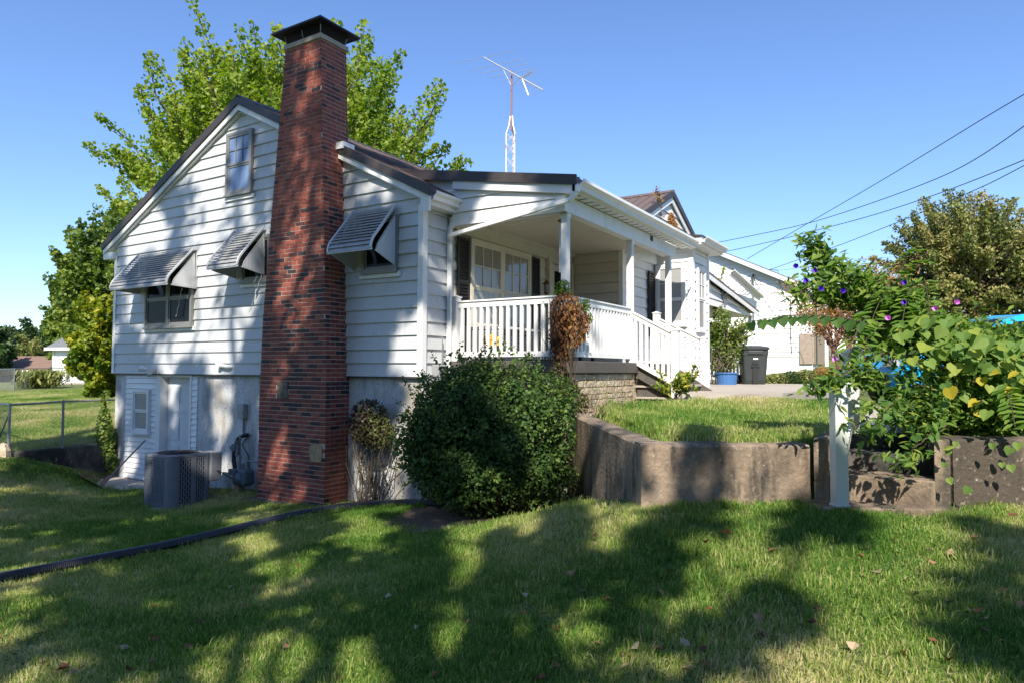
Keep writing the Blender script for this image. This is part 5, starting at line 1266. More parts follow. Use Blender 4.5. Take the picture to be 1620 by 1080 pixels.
# pinnate leaves (sumac like) drooping
PL = []; 
for px, py, d, ax, ay, L in [(1440,455,5.6,-.2,1,.40),(1462,440,5.7,.15,1,.42),(1400,465,5.5,-.4,1,.40),(1375,500,5.4,-.5,.9,.36),(1350,430,5.6,-1,.3,.34),(1590,610,5.3,.25,1,.34),(1420,430,5.6,.6,-.35,.36)]:
    a = V(px, py, d); b = V(px+ax*L*190, py+ay*L*190, d-.1); c = curve(a, b, .05, 9); stemb.tube(c, .0035, 4, False)
    for t in np.linspace(.1, 1, 12):
        p = np.array([np.interp(t, np.linspace(0, 1, 9), c[:, i]) for i in range(3)]); dr = (b-a)/np.linalg.norm(b-a); sd = np.cross(dr, -F0); sd /= np.linalg.norm(sd)
        for s in (-1, 1): PL.append((p+sd*s*.055, sd*s+dr*.5))
PLp = np.array([p for p, _ in PL]); PLd = np.array([d for _, d in PL])
o = sub('pinnate_foliage', PLp, .115, L_VINE, vn, bias=(-.05, -.4, .7), spread=.18, shape='long', flip=PLd*2.2, tint=rng.uniform(.3, .8, len(PLp)))
# broad heart leaves, one by one
hm = []
for i in range(6):
    V_, Fs = SH['heart']; vv = V_.copy(); vv[:, 2] *= rng.uniform(.6, 1.5); m_ = MB(); m_.add([tuple(v) for v in vv], Fs); me = m_.mesh('leaf', L_VINEB); at_ = me.attributes.new('tint', 'FLOAT', 'FACE'); at_.data.foreach_set('value', np.full(len(Fs), [.1, .3, .45, .6, .78, 1.0][i], np.float32)); hm.append(me)
def hleaf(p, s, n, t, k):
    n = np.array(n, float); n /= np.linalg.norm(n); t = np.array(t, float); t -= n*(t@n); t /= np.linalg.norm(t)+1e-9; b = np.cross(t, n)
    o = mesh_obj('leaf', hm[k], vn, p); Mx = Matrix(((b[0], t[0], n[0]), (b[1], t[1], n[1]), (b[2], t[2], n[2])))
    o.rotation_euler = Mx.to_euler(); o.scale = (s, s, s); return o
cnt = 0
for k, t in enumerate(np.linspace(.12, 1.0, 12)):     # row of leaves hanging from the runner
    p = np.array([np.interp(t, np.linspace(0, 1, len(runr)), runr[:, i]) for i in range(3)])
    s = .085 if k > 2 else .095; hleaf(p-[0, 0, s*.45], s*rng.uniform(.85, 1.1), (-.1+rng.normal()*.25, -1, .15), (rng.normal()*.25, 0, -1), int(rng.choice([0, 0, 1]))); cnt += 1
def scat(n, fx, smin=.06, smax=.11, pal=(0, 1, 1, 2, 2, 3)):
    global cnt
    for _ in range(n):
        px, py, d = fx(); s = rng.uniform(smin, smax)
        hleaf(V(px, py, d), s, (-.15+rng.normal()*.35, -.75+rng.normal()*.3, .75+rng.normal()*.3), (rng.normal()*.5, -.5, -.8), int(rng.choice(pal))); cnt += 1
U = rng.uniform
def top_edge(px): return np.interp(px, [1400, 1440, 1500, 1560, 1620, 1700], [520, 492, 492, 515, 532, 545])
def f1():
    px = U(1420, 1690); return px, top_edge(px)+12+U(0, 1)**1.5*75, U(5.15, 5.9)
scat(130, f1, .07, .135, (1, 2, 2, 3, 3, 4))
def f2():
    px = U(1440, 1690); return px, U(590, 680), U(5.2, 5.8)
scat(36, f2, .06, .11, (1, 2, 3, 4, 5))
scat(26, lambda: (U(1540, 1660), U(550, 640), U(5.3, 5.8)), .06, .10, (3, 4, 4, 5))
for arch, n in ((arch1, 34), (arch2, 34), (arch3, 18), (arch4, 20), (hang1, 5)):
    for p in along(arch, n, .05, .35):
        s = rng.uniform(.045, .085); hleaf(p, s, (-.1+rng.normal()*.4, -.8+rng.normal()*.3, .7), (rng.normal()*.6, -.4, -.7), int(rng.choice([0, 1, 2, 2, 3]))); cnt += 1
# leaves hanging over the wall face
for px, py in [(1530,775),(1512,702),(1500,715),(1494,735),(1503,760),(1585,735),(1600,740),(1570,705),(1610,705),(1596,712),(1434,736),(1448,722),(1400,722)]:
    hleaf(V(px, py, 5.25 if px > 1490 else 5.3), rng.uniform(.04, .07), (-.1, -1, .3), (rng.normal()*.3, 0, -1), int(rng.choice([2, 3])))
for i, (px, py, c) in enumerate([(1259,421,0),(1289,428,0),(1275,444,0),(1299,457,0),(1334,460,0),(1431,447,0),(1430,478,0),(1479,488,1),(1514,478,1),(1405,503,1),(1320,567,1)]):
    p = V(px, py, 5.2 if py < 500 else 5.1); m_ = MB(); n = 10
    r = .019
    vs = [(0, 0, -.045)]+[(.008*math.cos(a), .008*math.sin(a), -.02) for a in np.linspace(0, 2*math.pi, n, endpoint=False)]+[(r*(1+.12*(k % 2))*math.cos(2*math.pi*k/n), r*(1+.12*(k % 2))*math.sin(2*math.pi*k/n), .006*(k % 2)) for k in range(n)]
    m_.add(vs, [(0, 1+k, 1+(k+1) % n) for k in range(n)]+[(1+k, 1+n+k, 1+n+(k+1) % n, 1+(k+1) % n) for k in range(n)])
    o = m_.build('flower', M_PINKF if c else M_PURPF, vn); o.location = Vector(p-WL[vn.name])
    o.rotation_euler = (Vector((-.2+rng.normal()*.4, -1, .2))).to_track_quat('Z', 'Y').to_euler(); o['label'] = 'open pink flower' if c else 'open purple flower'
stemb.build('stems', M_STEM, vn)
sb = MB()
for k in range(60):
    a = U(0, 1); p0 = np.array([*on(3.6+4*a, .6+U(0, .8)), -.6]); p1 = p0+np.array([rng.normal()*.3, rng.normal()*.3, U(.3, 1.0)]); sb.tube(curve(p0, p1, .1, 6, .03), np.linspace(.008, .002, 6), 4, False)
sb.build('undergrowth_stems', M_STEM, vn)

# ------------------------------------------------------------------ fences on the left
def chainlink(name, pts, h, sp, label, post_at, post_r=.025, wire=.0022, brace=None):
    root = empty(name, (*pts[0][:2], pts[0][2]), label, 'fence'); mb = MB()
    for a, b in zip(pts[:-1], pts[1:]):
        a = np.array(a); b = np.array(b); L = np.linalg.norm((b-a)[:2]); n = int(L/sp)
        m = int(h/sp)
        for i in range(-m, n+1):
            for sg in (1, -1):
                u0, u1 = i*sp, i*sp+h; v0, v1 = (0, h)
                if u0 < 0: v0 = -u0; u0 = 0
                if u1 > L: v1 = h-(u1-L); u1 = L
                if v1 <= v0: continue
                P_ = lambda u, v: a+(b-a)*(u/L)+np.array([0, 0, v if sg > 0 else h-v])
                mb.tube([P_(u0, v0), P_(u1, v1)], wire, 3, False)
    mb.build('wire_mesh', M_GALV, root)
    mb = MB()
    for a, b in zip(pts[:-1], pts[1:]): mb.tube([np.array(a)+[0, 0, h], (np.array(a)+np.array(b))/2+[0, 0, h-.008], np.array(b)+[0, 0, h]], post_r*.8, 8)
    mb.build('top_rail', M_GALV, root)
    for p in post_at: mb = MB(); mb.tube([(p[0], p[1], p[2]-.3), (p[0], p[1], p[2]+h+.03)], post_r, 8); mb.build('post', M_GALV, root)
    if brace: mb = MB(); mb.tube(brace, .014, 6); mb.build('brace', M_GALV, root)
    return root
fa = np.array([-8.42, .30, -1.56]); fb = np.array([-8.45, -.86, -1.57]); fc_ = np.array([-8.47, -1.78, -1.60]); fd = np.array([-11.8, -1.2, -1.62])
chainlink('chain_link_fence', [fa, fb, fc_, fd], .90, .06, 'galvanised chain link fence above the stained wall at the left', [fb, fc_, fd], brace=[fc_+[-.05, .02, .75], fc_+[-.9, .15, .05]])
f0 = atz(-60, 612, -1.10); f1_ = atz(22, 616, -1.10); f2_ = atz(135, 612, -1.12)
for f_ in (f0, f1_, f2_): f_[2] = H(f_[0], f_[1])
chainlink('back_fence', [f0, f1_, f2_, f2_+(f2_-f1_)*1.6], 1.05, .11, 'far chain link fence across the sunny back lawn', [f0, f1_, f2_], wire=.003)
mb = MB(); p = fc_; mb.lathe([(.14, -.1), (.13, .05), (.08, .16), (.02, .2)], (p[0]+.02, p[1]-.10, p[2]), 7); tag(mb.build('field_stone', STONES[1]), 'rough pale stone at the foot of the fence corner post', 'stone')

# ------------------------------------------------------------------ trees and background
def atb(px, d): p = atd(px, 590, d); return np.array([p[0], p[1], H(p[0], p[1])])
def zpx(py, d, px=810): return float(atd(px, py, d)[2])
b = atb(450, 25); c = atd(452, 235, 25)
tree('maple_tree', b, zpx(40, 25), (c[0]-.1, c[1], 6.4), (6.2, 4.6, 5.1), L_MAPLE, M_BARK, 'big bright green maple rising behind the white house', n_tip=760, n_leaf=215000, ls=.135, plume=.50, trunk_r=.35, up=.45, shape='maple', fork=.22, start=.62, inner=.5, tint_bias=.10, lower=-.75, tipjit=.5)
for px, d, py0, rx, m_, lb, nl in [(190, 44, 322, 3.7, L_MID, 'tall leafy green tree at the left beyond the back lawn', 42000), (128, 50, 402, 2.3, L_MID, 'slender green tree beside the wooden utility pole', 14000)]:
    b = atb(px, d); zt = zpx(py0, d, px); zb = b[2]+.3
    tree('leafy_tree', b, zt-b[2], (b[0], b[1], (zt+zb)/2), (rx, rx, (zt-zb)/2), m_, M_BARK, lb, n_tip=260 if rx > 3 else 110, n_leaf=nl, ls=.25, plume=.62, trunk_r=.3, up=.3, shape='maple', fork=.15, start=.6, inner=.4, lower=-.95, tipjit=.4)
b = atb(165, 27.5); tree('golden_shrub', b, 4.3, (b[0]+.2, b[1], b[2]+2.15), (1.6, 1.5, 2.15), L_YEL, M_BARK, 'tall yellow green leafy shrub on the sunny back lawn', 'shrub', n_tip=150, n_leaf=22000, ls=.17, plume=.36, trunk_r=.08, shape='maple', fork=.1, lower=-1, start=.3)
far = [(30, 75, 535, 2.6, L_OLIVE, 'low olive tree on the far left skyline'), (72, 80, 500, 4.0, L_DARK, 'broad far tree behind the grey roofed garage'), (-25, 60, 520, 2.2, L_DARK, 'dark tree cut by the left picture edge'), (55, 95, 520, 4.5, L_OLIVE, 'pale distant tree behind the brown roofed house'), (-60, 90, 520, 4, L_DARK, 'distant tree beyond the left picture edge')]
for px, d, py0, rx, m_, lb in far:
    b = atb(px, d); zt = zpx(py0, d, px)
    tree('far_tree', b, zt-b[2], (b[0], b[1], (zt+b[2])/2+.5), (rx, rx, (zt-b[2])/2), m_, M_BARK, lb, n_tip=40, n_leaf=6000, ls=.42, plume=1.0, trunk_r=.25, fork=.2, inner=.3, lower=-.8)
# ornamental grass
b = atb(64, 36); og = empty('ornamental_grass', b, 'round clump of tall ornamental grass behind the far fence', 'grass clump')
PP = b+rng.normal(size=(1600, 3))*[.42, .42, 0]; PP[:, 2] = b[2]+U(.1, .85, 1600); sub('blades', PP, .34, L_OLIVE, og, bias=(0, -.6, .1), spread=.4, shape='long', flip=(0, 0, 1.5), tint=U(.3, .8, 1600))
# garage, low house, pole
def yard_house(name, c, w, dpt, zw, zr, mw, mr, label, ang=0.0, gable_x=True):
    root = empty(name, c, label, 'building'); ca, sa = math.cos(ang), math.sin(ang); c = np.array(c)
    T = lambda x, y, z: (c[0]+x*ca-y*sa, c[1]+x*sa+y*ca, c[2]+z)
    mb = MB(T); mb.box(0, w, 0, dpt, -1, zw); mb.build('wall', mw, root)
    mb = MB(T); o = .35
    mb.prism([(-o, -o, zw-.12), (-o, dpt/2, zr), (-o, dpt+o, zw-.12), (-o, dpt+o, zw+.0), (-o, dpt/2, zr+.12), (-o, -o, zw+.0)], (w+2*o, 0, 0)); mb.build('roof', mr, root)
    mb = MB(T); mb.prism([(0.01, 0, zw), (.01, dpt, zw), (.01, dpt/2, zr-.1)], (w-.02, 0, 0)); mb.build('gable_wall', mw, root)
    mb = MB(T); mb.box(-o-.02, w+o+.02, -o-.05, -o, zw-.16, zw+.02); mb.box(-.02, .10, -.06, -.0, 0, zw); mb.build('trim', M_TRIM, root)
    return root, T
g0 = atb(84, 45)
rt, T = yard_house('white_garage', g0, 6.5, 6, 2.35, 4.3, M_SIDN, M_SHIN, 'white garage with grey shingle roof beyond the back lawn', ang=math.radians(12))
mb = MB(T); mb.box(1.2, 1.6, -.04, 0, 0.2, 1.3); mb.build('utility_box', M_GREYB, rt)
mb = MB(T); mb.box(0, 6.5, -.05, 0, -.5, .12); mb.build('footing', M_WALK, rt)
b = atb(-30, 62)
rt, T = yard_house('beige_house', b+[0, 0, -1.0], 6.0, 5, 2.1, 3.3, M_BEIGE, M_SHINB, 'low beige house with brown shingle roof at the left edge', ang=math.radians(28))
mb = MB(T); mb.box(1.0, 4.2, -.05, 0, .3, 1.7); mb.build('garage_opening', M_BLACK, rt)
mb = MB(T); mb.box(4.6, 5.6, -.05, 0, 1.0, 1.8); mb.build('window', M_GLASS, rt)
b = atb(91, 58); up_r = empty('utility_pole', b, 'wooden utility pole with a transformer beyond the garage', 'utility pole')
zt = zpx(458, 58, 91); mb = MB(); mb.tube([b-[0, 0, .5], (b[0]+.25, b[1], zt)], [.24, .20], 10); mb.build('pole', M_POLEW, up_r)
mb = MB(); mb.lathe([(.05, -.5), (.28, -.48), (.28, .45), (.1, .55)], (b[0]+.75, b[1]-.2, zt-2.0), 12); mb.build('transformer', M_GREYB, up_r)
mb = MB(); mb.tube([(b[0]+.25, b[1], zt-2), (b[0]+.6, b[1]-.15, zt-2)], .05, 6); mb.build('bracket', M_GALV, up_r)

# neighbour's white house
NX, NY = 1.97, 22.4; NB = .60
nh = empty('neighbour_house', (NX, NY, NB), 'white sided neighbouring house beyond the driveway', 'house')
apx, apz, sl2 = -4.2, 6.35, .49
mb = MB(); mb.prism([(apx*2-NX, NY+.02, NB-1), (NX, NY+.02, NB-1), (NX, NY+.02, apz-sl2*(NX-apx)-.06), (apx, NY+.02, apz-.06), (apx*2-NX, NY+.02, apz-sl2*(NX-apx)-.06)], (0, 9, 0)); mb.build('wall_core', M_SIDN, nh)
siding(nh, onWY(NY+.02), lambda z: [(max(apx*2-NX, apx-(apz-.1-z)/sl2), min(NX, apx+(apz-.1-z)/sl2))], NB+.02, apz-.4, M_SIDN, .19)
siding(nh, onWX(NX), lambda z: [(NY+.05, NY+5.3)], NB+1.0, apz-sl2*(NX-apx)-.15, M_SIDN, .19)
for s in (-1, 1):
    xe = apx+s*(NX-apx+.35)
    mb = MB(); mb.prism([(apx, NY-.3, apz), (xe, NY-.3, apz-sl2*(NX-apx+.35)), (xe, NY-.3, apz-sl2*(NX-apx+.35)+.12), (apx, NY-.3, apz+.12)], (0, 10, 0)); mb.build('roof', M_SHIN, nh)
    mb = MB(); mb.prism([(apx, NY-.33, apz-.12), (xe, NY-.33, apz-.12-sl2*(NX-apx+.35)), (xe, NY-.33, apz-sl2*(NX-apx+.35)+.06), (apx, NY-.33, apz+.06)], (0, .04, 0)); mb.build('rake_board', M_TRIM, nh)
mb = MB(); mb.box(1.50, NX+.01, NY-.06, NY-.001, NB-.3, NB+.92); mb.build('brick_veneer', M_BRW, nh)
mb = MB(); mb.box(NX+.005, NX+.06, NY+.05, NY+5.2, NB-.3, NB+.92); mb.build('brick_veneer', M_BRW, nh)
for y0_ in (NY+.8, NY+2.6):
    mb = MB(onWX(NX+.03)); mb.box(y0_, y0_+1.2, NB+1.2, NB+2.5, 0, .04); w = mb.build('window', M_FRAME, nh)
    mb = MB(onWX(NX+.074)); mb.box(y0_+.08, y0_+.56, NB+1.28, NB+2.42, 0, .004); mb.box(y0_+.64, y0_+1.12, NB+1.28, NB+2.42, 0, .004); mb.build('pane', M_GLASSB, w)
mb = MB(); mb.box(NX+.5, NX+.62, NY-.2, NY-.08, NB-.4, NB+2.6); mb.build('porch_post', M_TRIM, nh)
mb = MB(); mb.box(-.12, .10, NY-.08, NY, NB+1.25, NB+1.50); mb.build('wall_vent', M_GREYB, nh)
mb = MB(); mb.prism([(NX+.1, NY+5.4, NB-.5), (NX+3.6, NY+5.4, NB-.5), (NX+3.6, NY+5.4, NB+2.3), (NX+1.8, NY+5.4, NB+3.4), (NX+.1, NY+5.4, NB+2.3)], (0, 4, 0)); mb.build('side_wing', M_SIDN, nh)
for s in (-1, 1):
    mb = MB(); mb.prism([(NX+1.8, NY+5.2, NB+3.42), (NX+1.8+s*2.0, NY+5.2, NB+2.2), (NX+1.8+s*2.0, NY+5.2, NB+2.32), (NX+1.8, NY+5.2, NB+3.54)], (0, 4.4, 0)); mb.build('wing_roof', M_SHIN, nh)
ms = empty('service_mast', (-1.2, NY-.1, 2.0), 'electrical service mast with hanging drip loops on the neighbouring wall', 'service mast')
sm = atd(1180, 430, 28); sm[1] = NY-.08
mb = MB(); mb.tube([(sm[0], NY-.06, 1.9), (sm[0], NY-.06, 4.1)], .035, 8); mb.build('conduit', M_GALV, ms)
mb = MB()
for k in range(4): a = k*.35; mb.tube([(sm[0], NY-.1, 4.1), (sm[0]+.35-.2*k, NY-.2, 3.7-.1*k), (sm[0]+.2-.22*k, NY-.2, 3.35), (sm[0]+.02, NY-.12, 3.5+.05*k)], .012, 4)
mb.tube([(sm[0]+.2, NY-.1, 4.3), (sm[0]+1.0, NY-.1, 4.2), (sm[0]+1.1, NY-.1, 3.4), (sm[0]+.7, NY-.08, 3.2)], .012, 4)
mb.build('drip_loops', M_WIRE, ms)
mb = MB(); q = [(atd(px, py, 27.8)[0], NY-.03, atd(px, py, 27.8)[2]) for px, py in [(1246, 470), (1246, 530), (1248, 558)]]; mb.tube(q, .012, 5); tag(mb.build('wall_cable', M_WIRE), 'thin cable running down the neighbouring white wall', 'cable')
# overhead wires
for i, (pts, lb) in enumerate([([(1182,410,27.5),(1274,356,24),(1400,283,20),(1500,222,17),(1560,185,15.5),(1640,138,14),(1800,40,12)], 'steepest overhead wire reaching the top right picture edge'),
        ([(1090,392,27),(1126,386,26),(1180,375,25),(1280,355,22),(1400,315,19),(1500,277,16.5),(1560,243,15),(1640,186,13.5),(1800,60,11)], 'second overhead wire crossing above the neighbouring roof'),
        ([(1100,405,27),(1152,398,26),(1240,378,24),(1380,342,20),(1500,302,17),(1640,246,14),(1800,170,12)], 'third overhead wire sagging gently to the right edge'),
        ([(1215,428,28),(1335,386,24),(1450,340,20),(1560,294,17),(1640,252,15),(1800,160,12)], 'lowest overhead wire passing over the orange leaved tree'),
        ([(1200,432,60),(1300,420,60),(1400,408,60),(1520,395,60)], 'faint distant wire behind the orange leaved tree')]):
    c = np.array([atd(*p) for p in pts]); t = np.linspace(0, len(c)-1, 60); q = np.stack([np.interp(t, range(len(c)), c[:, k]) for k in range(3)], 1)
    for _ in range(12): q[1:-1] = (q[:-2]+2*q[1:-1]+q[2:])/4
    mb = MB(); mb.tube(q, .011, 5, False); tag(mb.build('overhead_wire', M_WIRE), lb, 'wire')
# trees right
b = atb(1338, 19); ct = empty('orange_tree', b, 'small crepe myrtle with orange leaves and bare reddish trunks', 'tree')
mb = MB(); PP = []
for k in range(5):
    tp = b+np.array([rng.normal()*.25, rng.normal()*.25, 1.5+U(0, .2)]); c = curve(b+rng.normal(size=3)*[.06, .06, 0]-[0, 0, .2], tp, 0, 6, .04); mb.tube(c, np.linspace(.07, .045, 6), 7)
    for j in range(10):
        a = U(0, 6.28); e = tp+np.array([math.cos(a)*U(.5, 1.6), math.sin(a)*U(.4, 1.2), U(.6, 2.35)]); c = curve(tp, e, .1, 6, .04); mb.tube(c, np.linspace(.028, .006, 6), 5, False)
        PP.append(along(c, 150, .16, .5))
mb.build('trunk', M_BARKR, ct); sub('crown', np.concatenate(PP), .075, L_ORANGE, ct, bias=(0, -.3, .6), spread=.8)['kind'] = 'thing'
b = atb(1540, 26); c = atd(1535, 425, 26)
tree('autumn_tree', b, 6.5, (c[0]+.1, c[1], zpx(418, 26, 1540)), (2.9, 2.6, 2.6), L_OLIVE, M_BARK, 'rounded olive and gold tree at the right edge', n_tip=340, n_leaf=60000, ls=.12, plume=.36, start=.6, tipjit=.4, trunk_r=.16, up=.2, fork=.3, shape='rhomb', inner=.3, tint_bias=.08, lower=-.9)
b = atb(1690, 24); tree('dark_tree', b, 6.6, (b[0], b[1], 3.6), (1.5, 1.5, 2.4), L_DARK, M_BARK, 'dark tree just entering the right picture edge', n_tip=40, n_leaf=7000, ls=.15, plume=.4, trunk_r=.15)
b = atb(1150, 19.2); tree('yard_shrub_tree', b, 3.0, (b[0]-.1, b[1]+.3, 1.15), (.7, .7, .75), L_MID, M_BARK, 'leafy shrub growing under the rear porch roof', 'shrub', n_tip=60, n_leaf=4800, ls=.09, plume=.24, trunk_r=.05, fork=.2, multi=2)
b = atb(1136, 22.5); tree('thin_sapling', b, 3.4, (b[0], b[1], 2.9), (.5, .4, .55), L_YEL, M_BARK, 'thin sapling with sparse leaves above the rear porch roof', n_tip=9, n_leaf=220, ls=.12, plume=.10, trunk_r=.03, fork=.5)
for i, px in enumerate((1228, 1252, 1275, 1300)):
    b = atb(px, 24.6); s_ = empty('hedge_shrub', b, ['first', 'second', 'third', 'last'][i]+' low clipped shrub counted from the trash bin', 'shrub', 'low shrubs below the neighbouring house')
    P, Nn = blob_points([((b[0], b[1], b[2]+.22), (.42, .36, .30))], 1500, .4); sub('foliage', P, .07, [L_OLIVE, L_DARK, L_OLIVE, L_ORANGE][i], s_, bias=(0, -.3, .6), spread=.8)
# trash bin, tub, picket fence
b = atb(1191, 19.6); b[2] = -.37
tb = empty('trash_bin', b, 'dark green wheeled trash bin standing on the driveway', 'trash bin')
ang = math.radians(24); Tb = lambda x, y, z: (b[0]+x*math.cos(ang)-y*math.sin(ang), b[1]+x*math.sin(ang)+y*math.cos(ang), b[2]+z)
mb = MB(Tb)
def ringq(w, d, z, r=.07):
    return [(x, y, z) for x, y in rrect(-w, w, -d, d, r, 3)]
lv = [(.28, .29, .0), (.30, .32, .12), (.345, .36, .80), (.36, .375, .82), (.36, .375, .98)]
rg = [ringq(*l) for l in lv]; n = len(rg[0]); vs = [p for r in rg for p in r]
mb.add(vs, [(i*n+k, i*n+(k+1) % n, (i+1)*n+(k+1) % n, (i+1)*n+k) for i in range(len(rg)-1) for k in range(n)]+[tuple(range(n))[::-1]])
mb.build('bin_body', M_GRN, tb)
mb = MB(Tb); lr = [ringq(.385, .41, .97), ringq(.39, .415, 1.01), ringq(.36, .38, 1.05), ringq(.2, .2, 1.085)]; mb.add([p for r in lr for p in r], [(i*n+k, i*n+(k+1) % n, (i+1)*n+(k+1) % n, (i+1)*n+k) for i in range(3) for k in range(n)]+[tuple(range(n))[::-1], tuple(range(3*n, 4*n))]); mb.build('lid', M_GRN, tb)
mb = MB(Tb); mb.box(-.20, .20, -.40, -.36, .84, .94); mb.build('front_grip', M_GRN, tb, bevel=.012)
mb = MB(Tb); mb.box(-.07, .07, -.368, -.34, .02, .48); mb.box(-.11, .11, -.385, -.35, .48, .54); mb.box(-.08, .08, -.372, -.35, .56, .64); mb.build('lift_recess', M_ACD, tb)
mb = MB(Tb); mb.box(-.06, .07, -.377, -.372, .69, .735); mb.build('number_sticker', M_TRIM, tb)
for s in (-1, 1): mb = MB(Tb); mb.tube([(s*.30, .30, .13), (s*.37, .30, .13)], .13, 14); mb.build('wheel', M_TIRE, tb)
b = atb(1149, 18.8); b[2] = -.38; mb = MB(); mb.lathe([(.26, 0), (.30, .30), (.33, .31), (.33, .34), (.28, .34), (.25, .05)], b, 20); tag(mb.build('storage_tub', M_BLUEP), 'blue plastic tub by the white picket fence', 'tub')
pf = empty('picket_fence', atb(1150, 20.2), 'short white picket fence beside the trash bin', 'fence'); p0, p1 = atb(1126, 20.0), atb(1172, 20.6); p0[2] = p1[2] = -.38
for z in (.25, .72): mb = MB(); mb.beam(p0+[0, 0, z], p1+[0, 0, z], .03, .07); mb.build('rail', M_TRIM, pf)
m_ = MB(); m_.box(-.035, .035, -.012, .012, 0, .85); me_ = m_.mesh('picket', M_TRIM)
for t in np.linspace(0, 1, 9): p = p0*(1-t)+p1*t; o = mesh_obj('picket', me_, pf, p-F0*.03); o.rotation_euler = (0, 0, YAW)
mb = MB(); p = atz(1120, 607, -.38); mb.box(p[0]-.3, p[0]+.3, p[1]-.2, p[1]+.3, -.42, -.33); tag(mb.build('entry_step', M_WALK), 'small pale step at the far corner of the bay', 'step')

# blue car
cc_ = cw(7.75, 10.9, -.58); car = empty('blue_car', cc_, 'bright blue car parked behind the flowering vine', 'car')
ca = math.atan2(R0[1], R0[0])+.06; Tc = lambda x, y, z: (cc_[0]+x*math.cos(ca)-y*math.sin(ca), cc_[1]+x*math.sin(ca)+y*math.cos(ca), cc_[2]+z)
prof = [(-2.15,.35),(-2.2,.55),(-2.1,.78),(-1.6,.90),(-1.05,.98),(-.45,1.36),(-.1,1.45),(.8,1.47),(1.4,1.38),(1.95,1.0),(2.15,.9),(2.2,.5),(2.1,.32)]
mb = MB(Tc); rows = []
for y_, sc_, zz_ in ((-.86, .0, 0), (-.80, .02, 0), (-.62, .05, 0), (0, .0, .02), (.62, .05, 0), (.80, .02, 0), (.86, .0, 0)):
    rr_2 = []
    for x, z in prof:
        yy = y_*(1 if z < 1.0 else .80); rr_2.append((x*(1-.02*abs(y_)), yy, z+zz_*(z > .8)-(.04 if abs(y_) > .84 else 0)))
    rows.append(rr_2)
n = len(prof); mb.add([p for r in rows for p in r], [(i*n+k, (i+1)*n+k, (i+1)*n+(k+1) % n, i*n+(k+1) % n) for i in range(len(rows)-1) for k in range(n)]+[tuple(range(n)), tuple(range((len(rows)-1)*n, len(rows)*n))[::-1]])
mb.build('body', M_CAR, car)
for s in (-1, 1):
    mb = MB(Tc); q = [(-.85, 1.00), (-.40, 1.32), (.28, 1.38), (.28, 1.0)]; mb.prism([(x, s*(.875-.10*(z-1)*2), z) for x, z in q], (0, s*.006, 0)); mb.build('window', M_GLASS, car)
    mb = MB(Tc); q = [(.34, 1.0), (.34, 1.38), (.95, 1.37), (1.35, 1.0)]; mb.prism([(x, s*(.875-.10*(z-1)*2), z) for x, z in q], (0, s*.006, 0)); mb.build('window', M_GLASS, car)
    for x in (-1.35, 1.35):
        mb = MB(Tc); mb.tube([(x, s*.70, .32), (x, s*.89, .32)], .32, 20); w = mb.build('wheel', M_TIRE, car)
        mb = MB(Tc); mb.tube([(x, s*.885, .32), (x, s*.897, .32)], .19, 14); mb.build('rim', M_ALU, w)
    mb = MB(Tc); mb.box(-2.19, -2.0, s*.55-.14, s*.55+.14, .66, .78); mb.build('headlight', M_GLASSW, car)
    mb = MB(Tc); mb.box(-.80, -.62, s*.92-.08, s*.92+.08, .98, 1.08); mb.build('side_mirror', M_CAR, car)
mb = MB(Tc); mb.hexa([(-1.03, -.68, 1.0), (-1.03, .68, 1.0), (-.98, .68, 1.04), (-.98, -.68, 1.04), (-.50, -.60, 1.345), (-.50, .60, 1.345), (-.46, .60, 1.38), (-.46, -.60, 1.38)]); mb.build('windshield', M_GLASS, car)
mb = MB(Tc); mb.box(-2.23, -2.14, -.5, .5, .38, .56); mb.build('grille', M_BLACK, car)

# dried growth on the small front gable
dg = empty('dried_gable_vine', (1.25, 7.1, 2.9), 'dry tan vine clinging to the small front gable', 'vine')
P, Nn = blob_points([((1.44, 6.95, 3.00), (.06, .32, .34)), ((1.44, 7.35, 2.85), (.06, .45, .20)), ((1.44, 6.8, 3.25), (.05, .18, .22))], 2200, .1); sub('dry_foliage', P, .06, L_DRY, dg, bias=(1, -.4, .1), spread=.6, tint=U(.45, .9, len(P)))
c = curve((1.3, 6.6, 3.0), (1.5, 5.7, 3.75), .0, 8, .02); mb = MB(); mb.tube(c, np.linspace(.012, .004, 8), 4, False); mb.build('stem', M_STEM, dg)
sub('sprig', along(c, 150, .05, .3), .06, L_DRY, dg, spread=1, tint=U(.6, 1, 150))
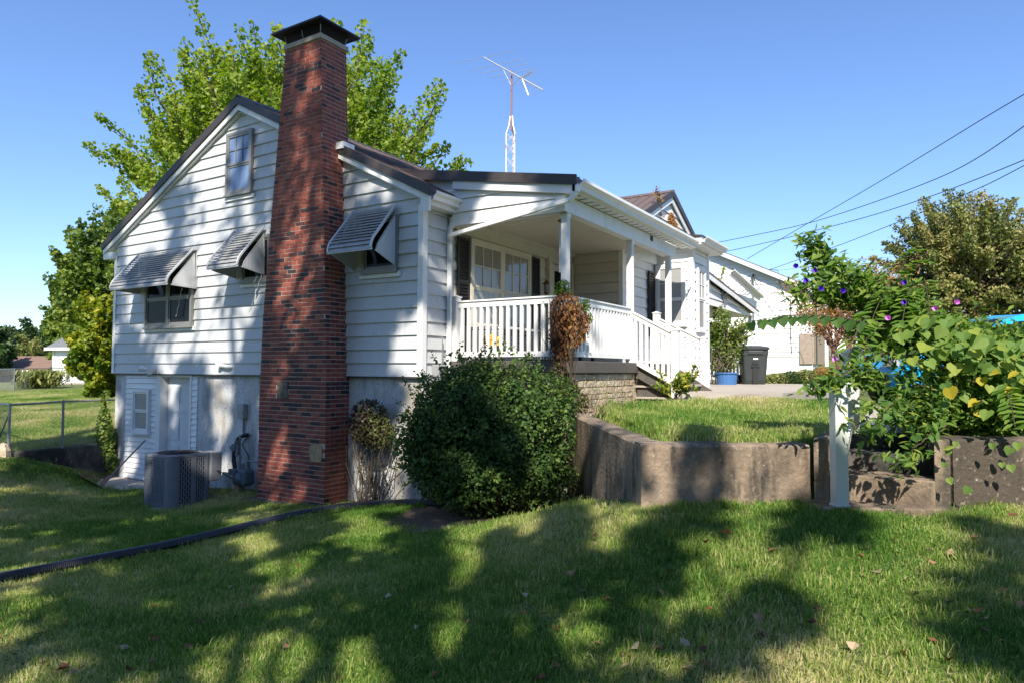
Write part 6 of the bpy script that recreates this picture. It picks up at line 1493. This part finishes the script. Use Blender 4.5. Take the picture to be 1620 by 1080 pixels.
# antenna
ab = cw(-.05, 21.8, 0); ab = np.array([ab[0], ab[1], H(ab[0], ab[1])])
an = empty('antenna_tower', ab, 'rusty white triangular antenna tower with television aerial behind the house', 'antenna')
zt = zpx(212, 21.8); zz = zpx(199, 21.8); ztop = zpx(112, 21.8)
tri = [np.array([.17*math.cos(a), .17*math.sin(a), 0]) for a in (math.radians(100), math.radians(220), math.radians(340))]
A0 = np.array([ab[0], ab[1], 0.])
for t in tri: mb = MB(); mb.tube([A0+t+[0, 0, ab[2]-.2], A0+t+[0, 0, zt], A0+t*.5+[0, 0, zt+.25], A0+t*.25+[0, 0, zz+.3]], .024, 6); mb.build('tower_leg', M_RUST, an)
mb = MB(); z = ab[2]; k = 0
while z < zt:
    for i in range(3): mb.tube([A0+tri[i]+[0, 0, z], A0+tri[(i+1) % 3]+[0, 0, min(z+.45, zt)]], .008, 4); mb.tube([A0+tri[(i+1) % 3]+[0, 0, z], A0+tri[i]+[0, 0, min(z+.45, zt)]], .008, 4)
    z += .45
mb.build('lacing', M_RUST, an)
mb = MB(); mb.tube([A0+[0, 0, zt+.1], A0+[0, 0, ztop]], .028, 8); mb.build('mast', M_RUSTP, an)
B0, B1 = atd(765, 91, 22.3), atd(859, 143, 21.0)
mb = MB(); mb.tube([B0, B1], .022, 6); mb.build('boom', M_ALU, an)
mb = MB(); mz = A0+[0, 0, zpx(137, 21.8)]; mb.tube([mz, B0+(B1-B0)*.33], .012, 5); mb.tube([mz, B0+(B1-B0)*.63], .012, 5); mb.build('boom_brace', M_ALU, an)
bd = (B1-B0)/np.linalg.norm(B1-B0); sd = np.cross(bd, [0, 0, 1]); sd /= np.linalg.norm(sd)
e0 = atd(714, 103, 22.3); e1 = atd(822, 80, 22.3); ed = (e1-e0)/np.linalg.norm(e1-e0)
for t, L in ((.0, 2.15), (.24, 1.85), (.36, 1.65), (.50, 1.45), (.62, 1.2)):
    c = B0+(B1-B0)*t; mb = MB(); mb.tube([c-ed*L/2*1.02, c+ed*L/2], .008, 4); mb.build('element', M_ALU, an)
for t in np.linspace(.66, .99, 9): c = B0+(B1-B0)*t; mb = MB(); mb.tube([c-ed*.12, c+ed*.12], .006, 4); mb.build('element', M_ALU, an)
hub = B0+(B1-B0)*.66
for q in (atd(842, 113, 21.3), atd(836, 151, 21.3)): mb = MB(); mb.tube([hub, q], .014, 5); [mb.tube([hub*(1-t)+q*t-ed*.16, hub*(1-t)+q*t+ed*.16], .006, 4) for t in (.25, .5, .75, 1)]; mb.build('corner_reflector', M_ALU, an)
